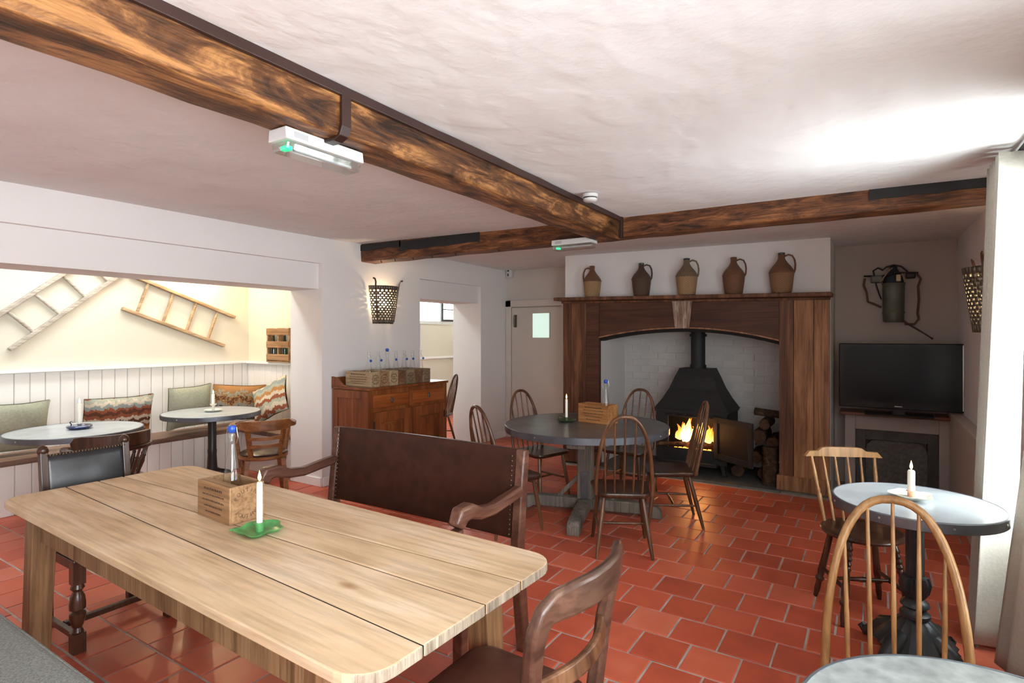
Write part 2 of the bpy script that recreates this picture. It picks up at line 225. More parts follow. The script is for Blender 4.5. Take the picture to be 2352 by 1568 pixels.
# ------------------------------------------------------------------ mesh building
class MB:
    def __init__(s): s.v = []; s.f = []
    def add(s, vs, fs, m=None):
        o = len(s.v)
        s.v += [tuple(m @ Vector(p)) if m else tuple(p) for p in vs]
        s.f += [tuple(i + o for i in f) for f in fs]; return s
    def box(s, x0, x1, y0, y1, z0, z1, m=None):
        return s.add([(x0, y0, z0), (x1, y0, z0), (x1, y1, z0), (x0, y1, z0), (x0, y0, z1), (x1, y0, z1), (x1, y1, z1), (x0, y1, z1)],
                     [(0, 3, 2, 1), (4, 5, 6, 7), (0, 1, 5, 4), (1, 2, 6, 5), (2, 3, 7, 6), (3, 0, 4, 7)], m)
    def beam(s, p0, p1, w0, h0, up=(0, 0, 1), w1=None, h1=None):
        p0 = Vector(p0); p1 = Vector(p1); d = (p1 - p0).normalized(); u = Vector(up)
        a = d.cross(u)
        if a.length < 1e-4: a = d.cross(Vector((1, 0, 0)))
        a.normalize(); b = a.cross(d).normalized(); vs = []
        for p, w, h in ((p0, w0, h0), (p1, w1 or w0, h1 or h0)):
            vs += [p - a * w / 2 - b * h / 2, p + a * w / 2 - b * h / 2, p + a * w / 2 + b * h / 2, p - a * w / 2 + b * h / 2]
        return s.add(vs, [(3, 2, 1, 0), (4, 5, 6, 7), (0, 1, 5, 4), (1, 2, 6, 5), (2, 3, 7, 6), (3, 0, 4, 7)])
    def rings(s, rings, cap=True, closed=False):
        n = len(rings[0]); vs = [p for r in rings for p in r]; fs = []; k = len(rings)
        for i in range(k if closed else k - 1):
            j = (i + 1) % k
            for a in range(n):
                b = (a + 1) % n; fs.append((i * n + a, i * n + b, j * n + b, j * n + a))
        if cap and not closed: fs += [tuple(range(n - 1, -1, -1)), tuple((k - 1) * n + a for a in range(n))]
        return s.add(vs, fs)
    def tube(s, pts, r, n=8, closed=False, sx=1.0, up=None):
        pts = [Vector(p) for p in pts]; k = len(pts); rr = r if isinstance(r, (list, tuple)) else [r] * k
        ref = Vector(up) if up else None; rings = []; prev = None
        for i, p in enumerate(pts):
            if closed: d = pts[(i + 1) % k] - pts[i - 1]
            else: d = pts[min(i + 1, k - 1)] - pts[max(i - 1, 0)]
            d.normalize()
            if ref is not None: a = ref - d * ref.dot(d)
            elif prev is None: a = d.orthogonal()
            else: a = prev - d * prev.dot(d)
            if a.length < 1e-6: a = d.orthogonal()
            a.normalize(); prev = a; b = d.cross(a)
            rings.append([p + (a * math.cos(t) * sx + b * math.sin(t)) * rr[i] for t in (2 * math.pi * q / n for q in range(n))])
        return s.rings(rings, True, closed)
    def strip(s, pts, w, h, up):
        """rectangular section swept along pts; w along the side, h along up (lists or scalars)"""
        pts = [Vector(p) for p in pts]; k = len(pts); rings = []
        W = w if isinstance(w, (list, tuple)) else [w] * k; Hh = h if isinstance(h, (list, tuple)) else [h] * k
        U = up if isinstance(up, list) else [up] * k
        for i, p in enumerate(pts):
            d = (pts[min(i + 1, k - 1)] - pts[max(i - 1, 0)]).normalized(); u = Vector(U[i]); a = d.cross(u).normalized(); b = a.cross(d).normalized()
            rings.append([p - a * W[i] / 2 - b * Hh[i] / 2, p + a * W[i] / 2 - b * Hh[i] / 2, p + a * W[i] / 2 + b * Hh[i] / 2, p - a * W[i] / 2 + b * Hh[i] / 2])
        return s.rings(rings)
    def lathe(s, prof, n=24, m=None, cap=True):
        rings = [[(r * math.cos(2 * math.pi * a / n), r * math.sin(2 * math.pi * a / n), z) for a in range(n)] for r, z in prof]
        o = len(s.v); s.rings(rings, cap)
        if m: s.v[o:] = [tuple(m @ Vector(p)) for p in s.v[o:]]
        return s
    def turned(s, p0, p1, prof, n=10):
        p0 = Vector(p0); p1 = Vector(p1); d = p1 - p0; q = d.to_track_quat('Z', 'Y').to_matrix().to_4x4()
        return s.lathe([(r, t * d.length) for t, r in prof], n, Matrix.Translation(p0) @ q)
    def prism(s, poly, h0, h1, m=None):
        n = len(poly); vs = [(x, y, h0) for x, y in poly] + [(x, y, h1) for x, y in poly]
        return s.add(vs, [tuple(range(n - 1, -1, -1)), tuple(range(n, 2 * n))] + [(i, (i + 1) % n, n + (i + 1) % n, n + i) for i in range(n)], m)
    def grid(s, nu, nv, fn):
        vs = [fn(i / nu, j / nv) for j in range(nv + 1) for i in range(nu + 1)]
        return s.add(vs, [(j * (nu + 1) + i, j * (nu + 1) + i + 1, (j + 1) * (nu + 1) + i + 1, (j + 1) * (nu + 1) + i) for j in range(nv) for i in range(nu)])
    def ball(s, c, r, n=10):
        c = Vector(c); return s.lathe([(max(1e-4, r * math.sin(math.pi * i / n)), -r * math.cos(math.pi * i / n)) for i in range(n + 1)], n + 2, Matrix.Translation(c))
    def build(s, name, m, parent=None, smooth=None, bevel=0, solid=0, sub=0, seg=2):
        me = bpy.data.meshes.new(name); me.from_pydata(s.v, [], s.f); me.validate(); me.update()
        bm = bmesh.new(); bm.from_mesh(me); bmesh.ops.recalc_face_normals(bm, faces=bm.faces); bm.to_mesh(me); bm.free()
        if isinstance(m, str): m = M[m]
        if m: me.materials.append(m)
        o = bpy.data.objects.new(name, me); C.objects.link(o)
        if smooth:
            for p in me.polygons: p.use_smooth = True
            me.set_sharp_from_angle(angle=R(smooth))
        if solid: d = o.modifiers.new('solid', 'SOLIDIFY'); d.thickness = solid; d.offset = 0
        if bevel: d = o.modifiers.new('bevel', 'BEVEL'); d.width = bevel; d.segments = seg; d.limit_method = 'ANGLE'; d.angle_limit = R(35)
        if sub: d = o.modifiers.new('sub', 'SUBSURF'); d.levels = d.render_levels = sub
        if parent: o.parent = parent
        return o
def rotz(f): return math.atan2(-f[0], f[1])
def thing(name, label, cat, loc=(0, 0, 0), rz=0.0, group=None):
    o = bpy.data.objects.new(name, None); o.empty_display_size = 0.1; C.objects.link(o); o.location = loc; o.rotation_euler = (0, 0, rz)
    o['label'] = label; o['category'] = cat
    if group: o['group'] = group
    return o
def tag(o, label, cat, group=None):
    o['label'] = label; o['category'] = cat
    if group: o['group'] = group
    return o
def struct(o, label=None):
    o['kind'] = 'structure'
    if label: o['label'] = label
    return o
def clone(root, label, loc, rz, group=None):
    def cp(o, p):
        c = o.copy(); C.objects.link(c); c.parent = p
        for ch in o.children: cp(ch, c)
        return c
    r = cp(root, None); r.location = loc; r.rotation_euler = (0, 0, rz); r['label'] = label
    if group: r['group'] = group
    return r
def lerp(a, b, t): return tuple(x + (y - x) * t for x, y in zip(a, b))
def letters(text, size, mtx, b, arc=None, spread=None):
    """adds the outline of each letter to builder b; arc = (radius, centre angle, step)"""
    for i, ch in enumerate(text):
        cu = bpy.data.curves.new('t', 'FONT'); cu.body = ch; cu.size = size; cu.align_x = 'CENTER'; cu.resolution_u = 3
        ob = bpy.data.objects.new('t', cu); C.objects.link(ob)
        me = bpy.data.meshes.new_from_object(ob.evaluated_get(bpy.context.evaluated_depsgraph_get()))
        if arc:
            r, a0, st = arc; a = a0 - st * (i - (len(text) - 1) / 2)
            m = mtx @ Matrix.Translation((r * math.cos(a), r * math.sin(a), 0)) @ Matrix.Rotation(a - math.pi / 2 if st > 0 else a + math.pi / 2, 4, 'Z')
        else: m = mtx @ Matrix.Translation(((i - (len(text) - 1) / 2) * spread, 0, 0))
        b.add([v.co[:] for v in me.vertices], [tuple(p.vertices) for p in me.polygons], m)
        bpy.data.objects.remove(ob); bpy.data.meshes.remove(me); bpy.data.curves.remove(cu)

# ================================================================== the setting
def ceil(x): return 2.46 - 0.012 * x
T_ = MB().box(-7.3, 1.1, -2.6, 9.3, -0.12, -0.004)
floor = struct(T_.build('floor', 'grout'), 'floor of red quarry tiles with grey joints')

def in_poly(px, py, poly):
    r = False; j = len(poly) - 1
    for i in range(len(poly)):
        (xi, yi), (xj, yj) = poly[i], poly[j]
        if (yi > py) != (yj > py) and px < (xj - xi) * (py - yi) / (yj - yi) + xi: r = not r
        j = i
    return r
def tile_mesh(sx=0.2285, sy=0.2325, b=0.004, h=0.0):
    x, y = sx / 2, sy / 2; a, c = x - b, y - b
    return ([(-a, -c, 0), (a, -c, 0), (a, c, 0), (-a, c, 0), (-x, -y, -b * 0.7), (x, -y, -b * 0.7), (x, y, -b * 0.7), (-x, y, -b * 0.7), (-x, -y, -0.012), (x, -y, -0.012), (x, y, -0.012), (-x, y, -0.012)],
            [(0, 1, 2, 3), (0, 4, 5, 1), (1, 5, 6, 2), (2, 6, 7, 3), (3, 7, 4, 0), (4, 8, 9, 5), (5, 9, 10, 6), (6, 10, 11, 7), (7, 11, 8, 4)])
hide = [(11, 1151), (450, 1072), (1260, 1285), (860, 1560), (788, 1547), (23, 1160)]
ct, st = math.cos(R(32.5)), math.sin(R(32.5))
cells = []
for k in range(-21, 27):
    y = 2.603 + 0.2425 * (k + 0.5)
    for i in range(-27, 9):
        x = -0.997 + 0.2385 * (i + 0.5) + (0.119 if k % 2 else 0)
        if x > 0.78 or x < -7.05 or y > 8.9: continue
        if y > 6.06 and x > -3.17 and y < 7.3: continue
        d = -x * st + y * ct; l = x * ct + y * st; vis = False
        if d > 0.5:
            px, py = 1176 + 1300 * l / d, 770 + 1300 * 1.53 / d
            vis = -40 < px < 2390 and py < 1590 and not in_poly(px, py, hide) and x > -6.2 and y < 6.6
            if x < -5.1 and y > 3.8: vis = False
        cells.append((0 if vis else 1, d, x, y))
cells.sort()
vs_, fs_ = tile_mesh()
tile_me = []
for q in range(4):
    me = bpy.data.meshes.new('tile'); me.from_pydata([(a + random.uniform(-.001, .001), b + random.uniform(-.001, .001), c) for a, b, c in vs_], [], fs_); me.materials.append(M['quarry_tile']); tile_me.append(me)
rest = MB()
for n, (h, d, x, y) in enumerate(cells):
    z = random.uniform(-0.0015, 0.0015); rx, ry = random.uniform(-.006, .006), random.uniform(-.006, .006)
    if n < 290:
        o = bpy.data.objects.new('tile', random.choice(tile_me)); C.objects.link(o); o.parent = floor
        o.location = (x, y, z); o.rotation_euler = (rx, ry, random.uniform(-.004, .004))
    else: rest.add(vs_, fs_, Matrix.Translation((x, y, z)) @ Matrix.Rotation(rx, 4, 'X'))
o = rest.build('tile_field', 'quarry_tile', floor); o['kind'] = 'stuff'

CEIL_OFF = 1
g = MB().grid(44, 70, lambda u, v: (-5.19 + u * 6.25, -2.55 + v * 9.85, ceil(-5.19 + u * 6.25) + 0.010 * math.sin(u * 9 + v * 5) * math.sin(v * 13 + 1) + (-0.03 * max(0, (u - 0.925) / 0.075) ** 2)))
o = g.build('ceiling', 'ceiling_plaster', None, 60); struct(o, 'white uneven plaster ceiling')
_d = o.modifiers.new('solid', 'SOLIDIFY'); _d.thickness = 0.10; _d.offset = CEIL_OFF
cz = 2.56
b = MB()
b.box(-5.19, -4.69, -2.6, 0.15, 0, cz).box(-5.19, -4.69, 0.15, 3.79, 2.257, cz).box(-5.19, -4.745, 0.15, 3.79, 2.0, 2.257)
b.box(-5.19, -4.69, 3.79, 5.26, 0, cz).box(-5.19, -4.69, 5.26, 6.54, 2.226, cz).box(-5.19, -4.745, 5.26, 6.54, 1.985, 2.226).box(-5.19, -4.69, 6.54, 9.25, 0, cz)
b.box(-5.19, -5.05, -2.6, 9.25, cz, 2.98)
struct(b.build('wall_left', 'plaster'), 'white plaster wall with two deep openings')
b = MB(); b.box(-4.69, -4.675, 3.80, 3.9, 0, 0.09).box(-5.18, -4.70, 3.775, 3.79, 0, 0.09).box(-4.69, -4.675, 5.13, 5.25, 0, .09).box(-4.69, -4.675, 6.56, 7.2, 0, .09)
struct(b.build('baseboard_left', 'white_paint', None, None, 0.004))
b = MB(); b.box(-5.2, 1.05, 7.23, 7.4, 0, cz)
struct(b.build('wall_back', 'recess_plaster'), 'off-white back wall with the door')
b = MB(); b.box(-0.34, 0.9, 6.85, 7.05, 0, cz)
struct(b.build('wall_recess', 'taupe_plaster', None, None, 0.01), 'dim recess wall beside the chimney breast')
b = MB(); b.box(-5.2, 1.05, -2.75, -2.55, 0, cz); struct(b.build('wall_near', 'plaster'))
# window wall
b = MB()
WA = (2.05, 3.75, 0.6, 2.25); WB = (-1.7, 1.1, 0.75, 2.25)
b.box(.69, 1.04, -2.6, WB[0], 0, cz).box(.69, 1.04, WB[0], WB[1], 0, WB[2]).box(.69, 1.04, WB[0], WB[1], WB[3], cz)
b.box(.69, 1.04, WB[1], WA[0], 0, cz).box(.69, 1.04, WA[0], WA[1], 0, WA[2]).box(.69, 1.04, WA[0], WA[1], WA[3], cz).box(.69, 1.04, WA[1], 7.1, 0, cz)
struct(b.build('wall_right', 'plaster'), 'window wall of white plaster')
def window(n, Y0, Y1, Z0, Z1, nx, nz):
    b = MB(); t = 0.05; x0, x1 = 0.93, 0.99
    b.box(x0, x1, Y0, Y1, Z0, Z0 + t).box(x0, x1, Y0, Y1, Z1 - t, Z1).box(x0, x1, Y0, Y0 + t, Z0, Z1).box(x0, x1, Y1 - t, Y1, Z0, Z1)
    o = struct(b.build('window_%d' % n, 'window_paint', None, None, 0.004), 'painted window frame in the window wall')
    for i in range(1, nx): y = Y0 + (Y1 - Y0) * i / nx; MB().box(x0 + .01, x1 - .01, y - .015, y + .015, Z0 + t, Z1 - t).build('glazing_bar', 'window_paint', o)
    for i in range(1, nz): z = Z0 + (Z1 - Z0) * i / nz; MB().box(x0 + .012, x1 - .012, Y0 + t, Y1 - t, z - .012, z + .012).build('glazing_bar', 'window_paint', o)
    for i in range(nx):
        for j in range(nz):
            y0, y1 = Y0 + (Y1 - Y0) * i / nx, Y0 + (Y1 - Y0) * (i + 1) / nx; z0, z1 = Z0 + (Z1 - Z0) * j / nz, Z0 + (Z1 - Z0) * (j + 1) / nz
            MB().box(.958, .962, y0 + .01, y1 - .01, z0 + .01, z1 - .01).build('pane', 'pane_glass', o)
    MB().box(.66, .93, Y0, Y1, Z0 - .03, Z0 + .005).build('window_sill', 'window_paint', o, None, .006)
window(1, *WA, 3, 3); window(2, *WB, 3, 3)
o = MB().box(0.60, 0.69, 4.6, 6.85, 0, 0.82).build('trim_1', 'skirting_paint', None, None, .008); struct(o, 'boxed ledge along the foot of the window wall')

# ---- alcove and passage behind the openings
b = MB().box(-6.8, -6.6, -1.4, 4.21, 0, 3.0); struct(b.build('wall_alcove', 'cream_plaster'), 'cream alcove wall above white boarding')
b = MB().box(-7.2, -5.19, 4.21, 4.41, 0, 3.0); struct(b.build('wall_return', 'cream_plaster'))
b = MB().box(-7.2, -5.19, -1.6, -1.4, 0, 3.0); struct(b.build('wall_alcove_end', 'cream_plaster'))
b = MB(); b.box(-7.2, -7.0, 4.41, 7.7, 0, 3.0).box(-7.2, -7.0, 7.7, 9.0, 0, 1.78).box(-7.2, -7.0, 7.7, 9.0, 2.6, 3.0).box(-7.2, -7.0, 9.0, 9.25, 0, 3.0).box(-7.2, -5.19, 9.1, 9.3, 0, 3.0)
struct(b.build('wall_passage', 'cream_plaster'), 'cream passage wall beyond the narrow opening')
b = MB()
for (xa, xb, ya, yb) in ((-6.8, -6.1, -1.6, 4.41), (-5.6, -5.05, -1.6, 4.41), (-6.1, -5.6, -1.6, 0.9), (-6.1, -5.6, 3.3, 4.41),
                         (-7.2, -6.65, 4.41, 9.3), (-5.95, -5.05, 4.41, 9.3), (-6.65, -5.95, 4.41, 4.7), (-6.65, -5.95, 6.2, 9.3)): b.box(xa, xb, ya, yb, 2.9, 3.0)
struct(b.build('ceiling_alcove', 'ceiling_plaster'), 'alcove ceiling with rooflights')
for n, (xa, xb, ya, yb) in ((3, (-6.1, -5.6, 0.9, 3.3)), (4, (-6.65, -5.95, 4.7, 6.2))):
    b = MB(); t = .04; b.box(xa, xb, ya, ya + t, 2.92, 3.04).box(xa, xb, yb - t, yb, 2.92, 3.04).box(xa, xa + t, ya, yb, 2.92, 3.04).box(xb - t, xb, ya, yb, 2.92, 3.04).box(xa, xb, (ya + yb) / 2 - .02, (ya + yb) / 2 + .02, 2.95, 3.02)
    o = struct(b.build('window_%d' % n, 'window_paint'), 'rooflight frame')
    MB().box(xa, xb, ya, yb, 2.98, 2.984).build('pane', 'pane_glass', o)
b = MB(); b.box(-7.06, -7.0, 7.7, 7.76, 1.78, 2.6).box(-7.06, -7.0, 8.94, 9.0, 1.78, 2.6).box(-7.06, -6.98, 7.7, 9.0, 1.74, 1.80)
o = struct(b.build('window_5', 'window_paint'), 'passage window frame')
MB().box(-7.05, -7.045, 7.7, 9, 1.78, 2.6).build('pane', 'pane_glass', o)
b = MB(); b.box(-6.99, -6.95, 8.40, 8.46, 1.80, 2.35).box(-6.99, -6.95, 8.46, 8.92, 1.80, 1.84).box(-6.99, -6.96, 8.46, 8.92, 2.02, 2.04); b.build('casement_bar', 'mark_black', o)
o = struct(MB().box(-7.0, -6.96, 4.41, 9.1, 1.09, 1.13).build('trim_2', 'white_paint', None, None, .006), 'white ledge along the passage wall')
# boarding
o = struct(MB().box(-6.6, -6.53, -1.4, 4.21, 1.185, 1.215).box(-6.53, -5.19, 4.13, 4.21, 1.185, 1.215).build('trim_3', 'white_paint', None, None, .006), 'white shelf capping the alcove boarding')
def boards(name, lab, n, mk, cnt):
    e = struct(mk[0].build(name, 'panel_paint'), lab)
    m0 = None
    for i in range(cnt):
        if m0 is None: q = mk[1].build('board', 'panel_paint', e, None, .004, seg=1); m0 = q
        else: q = m0.copy(); C.objects.link(q); q.parent = e
        q.location = Vector(mk[2]) + Vector(mk[3]) * i
boards('trim_4', 'white tongue-and-groove boarding behind the alcove bench', 0, (MB().box(-6.6, -6.585, -1.0, 4.21, .4, 1.185), MB().box(0, .014, .0025, .1135, .44, 1.185), (-6.585, -0.3, 0), (0, .116, 0)), 39)
boards('trim_5', 'white boarding on the alcove return wall', 0, (MB().box(-6.58, -5.19, 4.195, 4.21, .4, 1.185), MB().box(.0025, .1135, -.014, 0, .44, 1.185), (-6.57, 4.195, 0), (.116, 0, 0)), 11)
boards('trim_6', 'white boarding below the alcove bench seat', 0, (MB().box(-6.20, -6.165, -1.0, 4.18, 0, .425), MB().box(0, .014, .0025, .1135, 0, .425), (-6.165, -0.3, 0), (0, .116, 0)), 36)
bw = thing('alcove_bench', 'long brown wooden bench seat running round the alcove', 'bench', (-6.37, 2.0, 0))
MB().box(-.215, .235, -3.0, 2.2, .425, .475).build('seat_plank', 'bench_wood', bw, None, .006)
MB().box(.235, 1.165, 1.78, 2.2, .425, .475).build('seat_plank', 'bench_wood', bw, None, .006)
MB().box(.235, 1.15, 1.83, 1.845, 0, .425).build('front_panel', 'panel_paint', bw)

# ---- chimney breast
b = MB(); b.box(-3.17, -2.72, 6.19, 7.23, 0, cz).box(-.77, -.34, 6.19, 7.23, 0, cz).box(-2.72, -.77, 6.19, 7.23, 1.66, cz).box(-2.72, -.77, 7.0, 7.23, 0, 1.66)
wc = struct(b.build('wall_chimney', 'plaster'), 'white chimney breast above the mantel')
bk = None
for r in range(19):
    for c in range(10):
        x0 = -2.72 + c * .225 - (.1125 if r % 2 else 0); x1 = min(x0 + .219, -.77); x0 = max(x0, -2.72)
        if x1 - x0 < .03: continue
        zb = .03 + r * .086
        q = MB().box(x0, x1, 6.992, 7.0, zb, zb + .080).build('brick', 'brick_paint', wc, None, .003, seg=1); q.location.y = random.uniform(-.003, .002)
MB().box(-2.72, -.77, 6.3, 7.0, 1.63, 1.66).build('register_plate', 'soot_black', wc)
o = struct(MB().box(-2.74, -.76, 6.05, 7.0, -.02, .016).box(-.79, -.33, 6.10, 6.2, -.02, .01).build('trim_7', 'hearth_stone', None, None, .006), 'grey stone hearth slab')

fs = thing('fireplace_surround', 'tall brown stripped-wood fireplace surround with shallow arch', 'fireplace', (-1.755, 6.16, 0))
fx = lambda x: x + 1.755
for x0, x1, m_ in ((-3.17, -3.064, 'surround_wood'), (-3.06, -2.863, 'surround_wood'), (-2.859, -2.699, 'surround_arch'), (-.778, -.651, 'surround_wood'), (-.647, -.477, 'surround_pale'), (-.473, -.343, 'surround_pale')):
    zt = 1.945 - (x0 + 3.17) * .0185
    pr = random.uniform(0, .006)
    MB().box(fx(x0), fx(x1), -.03 - pr, .03, .016 if x0 < -2 else .14, zt).build('board', m_, fs, None, .003)
MB().box(fx(-.80), fx(-.335), -.05, .03, .01, .155).build('plinth', 'surround_pale', fs, None, .006)
MB().box(fx(-3.18), fx(-2.69), -.05, .03, .016, .155).build('plinth', 'surround_wood', fs, None, .006)
def arch(x):
    t = (x + 1.738) / .961
    return 1.604 - (.105 if t < 0 else .132) * abs(t) ** 2.0
xs = [-2.699 + i * 1.921 / 32 for i in range(33)]
for a0, a1 in ((0, 16), (16, 32)):
    poly = [(fx(x), arch(x)) for x in xs[a0:a1 + 1]]
    poly += [(fx(xs[a1]), 1.945 - (xs[a1] + 3.17) * .0185), (fx(xs[a0]), 1.945 - (xs[a0] + 3.17) * .0185)]
    MB().prism(poly, -.03, .025, Matrix.Rotation(R(90), 4, 'X')).build('arch_board', 'surround_arch', fs, None, .003)
b = MB(); b.rings([[(fx(x), -.034, arch(x)), (fx(x), .03, arch(x)), (fx(x), .03, arch(x) + .014), (fx(x), -.034, arch(x) + .014)] for x in xs]); b.build('arch_lip', 'surround_pale', fs)
b = MB(); b.rings([[(fx(x), -.015, arch(x) - .034), (fx(x), .14, arch(x) - .034), (fx(x), .14, arch(x)), (fx(x), -.015, arch(x))] for x in xs]); b.build('arch_black_band', 'soot_black', fs)  # black band along the underside of the arch
MB().prism([(fx(-1.806), 1.607), (fx(-1.652), 1.605), (fx(-1.622), 1.899), (fx(-1.838), 1.903)], .03, .052, Matrix.Rotation(R(90), 4, 'X')).build('keystone', 'keystone_wood', fs, None, .004)
b = MB(); b.beam((fx(-3.215), -.07, 1.962), (fx(-.315), -.07, 1.912), .25, .038); b.build('mantel_shelf', 'surround_wood', fs, None, .006)
b = MB(); b.beam((fx(-3.185), -.035, 1.929), (fx(-.335), -.035, 1.879), .03, .026); b.build('mantel_moulding', 'surround_wood', fs, None, .006)

# ---- door in the back wall
b = MB(); b.box(-4.585, -3.75, 7.19, 7.228, .005, 1.945); dr = struct(b.build('door_1', 'door_paint', None, None, .004), 'cream painted plank door with small frosted pane')
b = MB(); b.box(-4.685, -4.59, 7.17, 7.23, 0, 2.055).box(-4.685, -3.6, 7.17, 7.23, 1.955, 2.055).box(-3.745, -3.65, 7.17, 7.23, 0, 1.955); b.build('door_frame', 'door_paint', dr, None, .006)
MB().box(-4.217, -3.939, 7.186, 7.189, 1.498, 1.852).build('pane', 'lit_pane', dr)
b = MB(); b.box(-4.227, -4.217, 7.182, 7.19, 1.488, 1.862).box(-3.939, -3.929, 7.182, 7.19, 1.488, 1.862).box(-4.227, -3.929, 7.182, 7.19, 1.852, 1.862).box(-4.227, -3.929, 7.182, 7.19, 1.488, 1.498); b.build('pane_bead', 'door_paint', dr)
b = MB(); b.tube([(-4.52, 7.188, 1.665), (-4.52, 7.15, 1.672), (-4.52, 7.15, 1.815), (-4.52, 7.188, 1.823)], .009, 8); b.box(-4.545, -4.495, 7.184, 7.19, 1.65, 1.838); b.build('handle', 'lamp_metal', dr, 40)

# ---- beams
def rough_beam(name, sec, axis, a0, a1, step, mt, jit, lab):
    b = MB(); n = int((a1 - a0) / step); rr = []
    for i in range(n + 1):
        a = a0 + (a1 - a0) * i / n; dj = [(random.uniform(-jit, jit), random.uniform(-jit, jit)) for _ in sec]
        rr.append([(u + dj[k][0], a, v + dj[k][1]) if axis == 'Y' else (a, u + dj[k][0], v + dj[k][1]) for k, (u, v) in enumerate(sec)])
    b.rings(rr); o = b.build(name, mt, None, 50, .012); return struct(o, lab)
bm1 = rough_beam('beam', [(-1.71, 2.53), (-1.71, 2.40), (-1.71, 2.297), (-1.905, 2.297), (-2.03, 2.40), (-2.03, 2.53)], 'Y', -2.55, 4.33, .22, 'beam_wood', .005, 'thick rough-hewn brown ceiling beam running to the cross beam')
bm2 = rough_beam('cross_beam', [(4.31, 2.325), (4.53, 2.33), (4.53, 2.55), (4.31, 2.55), (4.305, 2.43)], 'X', -4.70, .70, .25, 'cross_beam_wood', .005, 'slimmer brown ceiling beam crossing before the chimney breast')
MB().box(-1.718, -1.692, -2.5, 4.31, 2.440, 2.478).build('iron_strip', 'beam_iron', bm1, None, .003)
b = MB(); b.strip([(-1.698, 1.4825, 2.46), (-1.698, 1.4825, 2.325), (-1.712, 1.4825, 2.296), (-1.742, 1.4825, 2.284), (-1.80, 1.4825, 2.284)], .014, .045, (0, 1, 0)); b.build('iron_strap', 'beam_iron', bm1, None, .003)
b = MB(); b.box(-1.722, -1.685, 4.270, 4.310, 2.31, 2.478); b.build('iron_strap', 'beam_iron', bm1, None, .003)
def plate(x0, x1, z0, z1):
    n = 8; poly = [(x0 + (x1 - x0) * i / n, z0 + random.uniform(-.008, .008)) for i in range(n + 1)] + [(x1, z1), (x0, z1)]
    MB().prism(poly, -4.304, -4.298, Matrix.Rotation(R(90), 4, 'X')).build('black_plate', 'charred', bm2)
plate(-4.69, -4.10, 2.445, 2.51); plate(-4.12, -3.10, 2.405, 2.50); plate(-.02, .68, 2.40, 2.47)
for x in (-4.4, -4.2, -3.95, -3.7, -3.4, -2.9):
    MB().tube([(x, 4.32, 2.335), (x, 4.32, 2.31), (x + .012, 4.315, 2.302), (x + .022, 4.31, 2.312)], .004, 5).build('hook', 'beam_iron', bm2)

# ---- ceiling and wall fittings
def emergency(label, loc, rz):
    t = thing('emergency_light', label, 'light', loc, rz)
    b = MB(); b.prism([(-.05, 0), (.05, 0), (.056, -.045), (-.056, -.045)], -.185, .185, Matrix.Rotation(R(90), 4, 'X')); b.build('housing', 'white_plastic', t, None, .004)
    b = MB(); b.prism([(-.052, -.046), (.052, -.046), (.04, -.085), (-.04, -.085)], -.178, .178, Matrix.Rotation(R(90), 4, 'X')); b.build('cover', 'cover_plastic', t, None, .01)
    MB().tube([(0, -.11, -.06), (0, .16, -.06)], .008, 8).build('lamp_tube', 'label_grey', t, 40)
    MB().box(-.02, .02, -.158, -.135, -.072, -.058).build('indicator', 'green_led', t)
    MB().box(.0535, .0545, -.15, -.09, -.036, -.012).build('sticker', 'label_grey', t)
    return t
emergency('white emergency light with green indicator under the thick ceiling beam', (-1.845, 1.475, 2.292), 0.0)
emergency('white emergency light with green indicator under the cross beam', (-2.09, 4.24, 2.327), R(-90))
b = thing('smoke_detector', 'white round smoke detector on the ceiling', 'smoke detector', (-1.60, 3.49, ceil(-1.6) - .002))
MB().lathe([(.052, 0), (.052, -.02), (.049, -.022)], 24).build('base', 'white_plastic', b, 40)
MB().lathe([(.046, -.02), (.046, -.03)], 24).build('vent_ring', 'mark_black', b, 40)
MB().lathe([(.049, -.03), (.047, -.042), (.036, -.05), (.001, -.052)], 24).build('cap', 'white_plastic', b, 40)
b = thing('motion_sensor', 'small white alarm sensor high in the corner by the door', 'sensor', (-4.62, 7.19, 2.40))
MB().box(-.05, .05, -.035, .035, 0, .17).build('housing', 'white_plastic', b, None, .012)
MB().box(-.022, .008, -.038, -.034, .09, .15).build('lens', 'mark_black', b)
MB().box(-.02, .0, -.038, -.034, .02, .06).build('marking', 'mark_black', b)

# ================================================================== tables
def disc_table(name, label, loc, r, z, top_m, edge_m, rim, ped, group=None, screws=True):
    t = thing(name, label, 'table', (loc[0], loc[1], 0), 0, group)
    MB().lathe([(.001, z - .012), (r - .002, z - .012), (r - .002, z), (.001, z)], 64).build('table_top', top_m, t, 40)
    MB().lathe([(r - .03, z - rim), (r + .001, z - rim), (r + .004, z - rim + .003), (r + .004, z - .002), (r, z + .0015), (r - .006, z + .0015), (r - .006, z - .012), (r - .03, z - .012)], 64).build('edge_band', edge_m, t, 40)
    if screws:
        for a in range(8):
            q = 2 * math.pi * a / 8 + .35
            MB().ball(((r + .004) * math.cos(q), (r + .004) * math.sin(q), z - rim * .45), .006, 5).build('screw', 'steel_wire', t)
    ped(t, r, z - rim); return t
def ped_plain(t, r, z):
    MB().lathe([(.04, z - .03), (.16, z - .02), (.16, z), (.001, z)], 24).build('top_plate', 'black_paint', t, 40)
    MB().lathe([(.06, .09), (.052, .13), (.042, .30), (.045, .34), (.04, .36), (.04, z - .03)], 20).build('column', 'black_paint', t, 40)
    b = MB()
    for k in range(4):
        a = math.pi / 4 + k * math.pi / 2; c_, s_ = math.cos(a), math.sin(a)
        b.tube([(.03 * c_, .03 * s_, .11), (.14 * c_, .14 * s_, .10), (.24 * c_, .24 * s_, .05), (.30 * c_, .30 * s_, .022)], [.05, .042, .032, .022], 8)
    b.build('base', 'black_paint', t, 50)
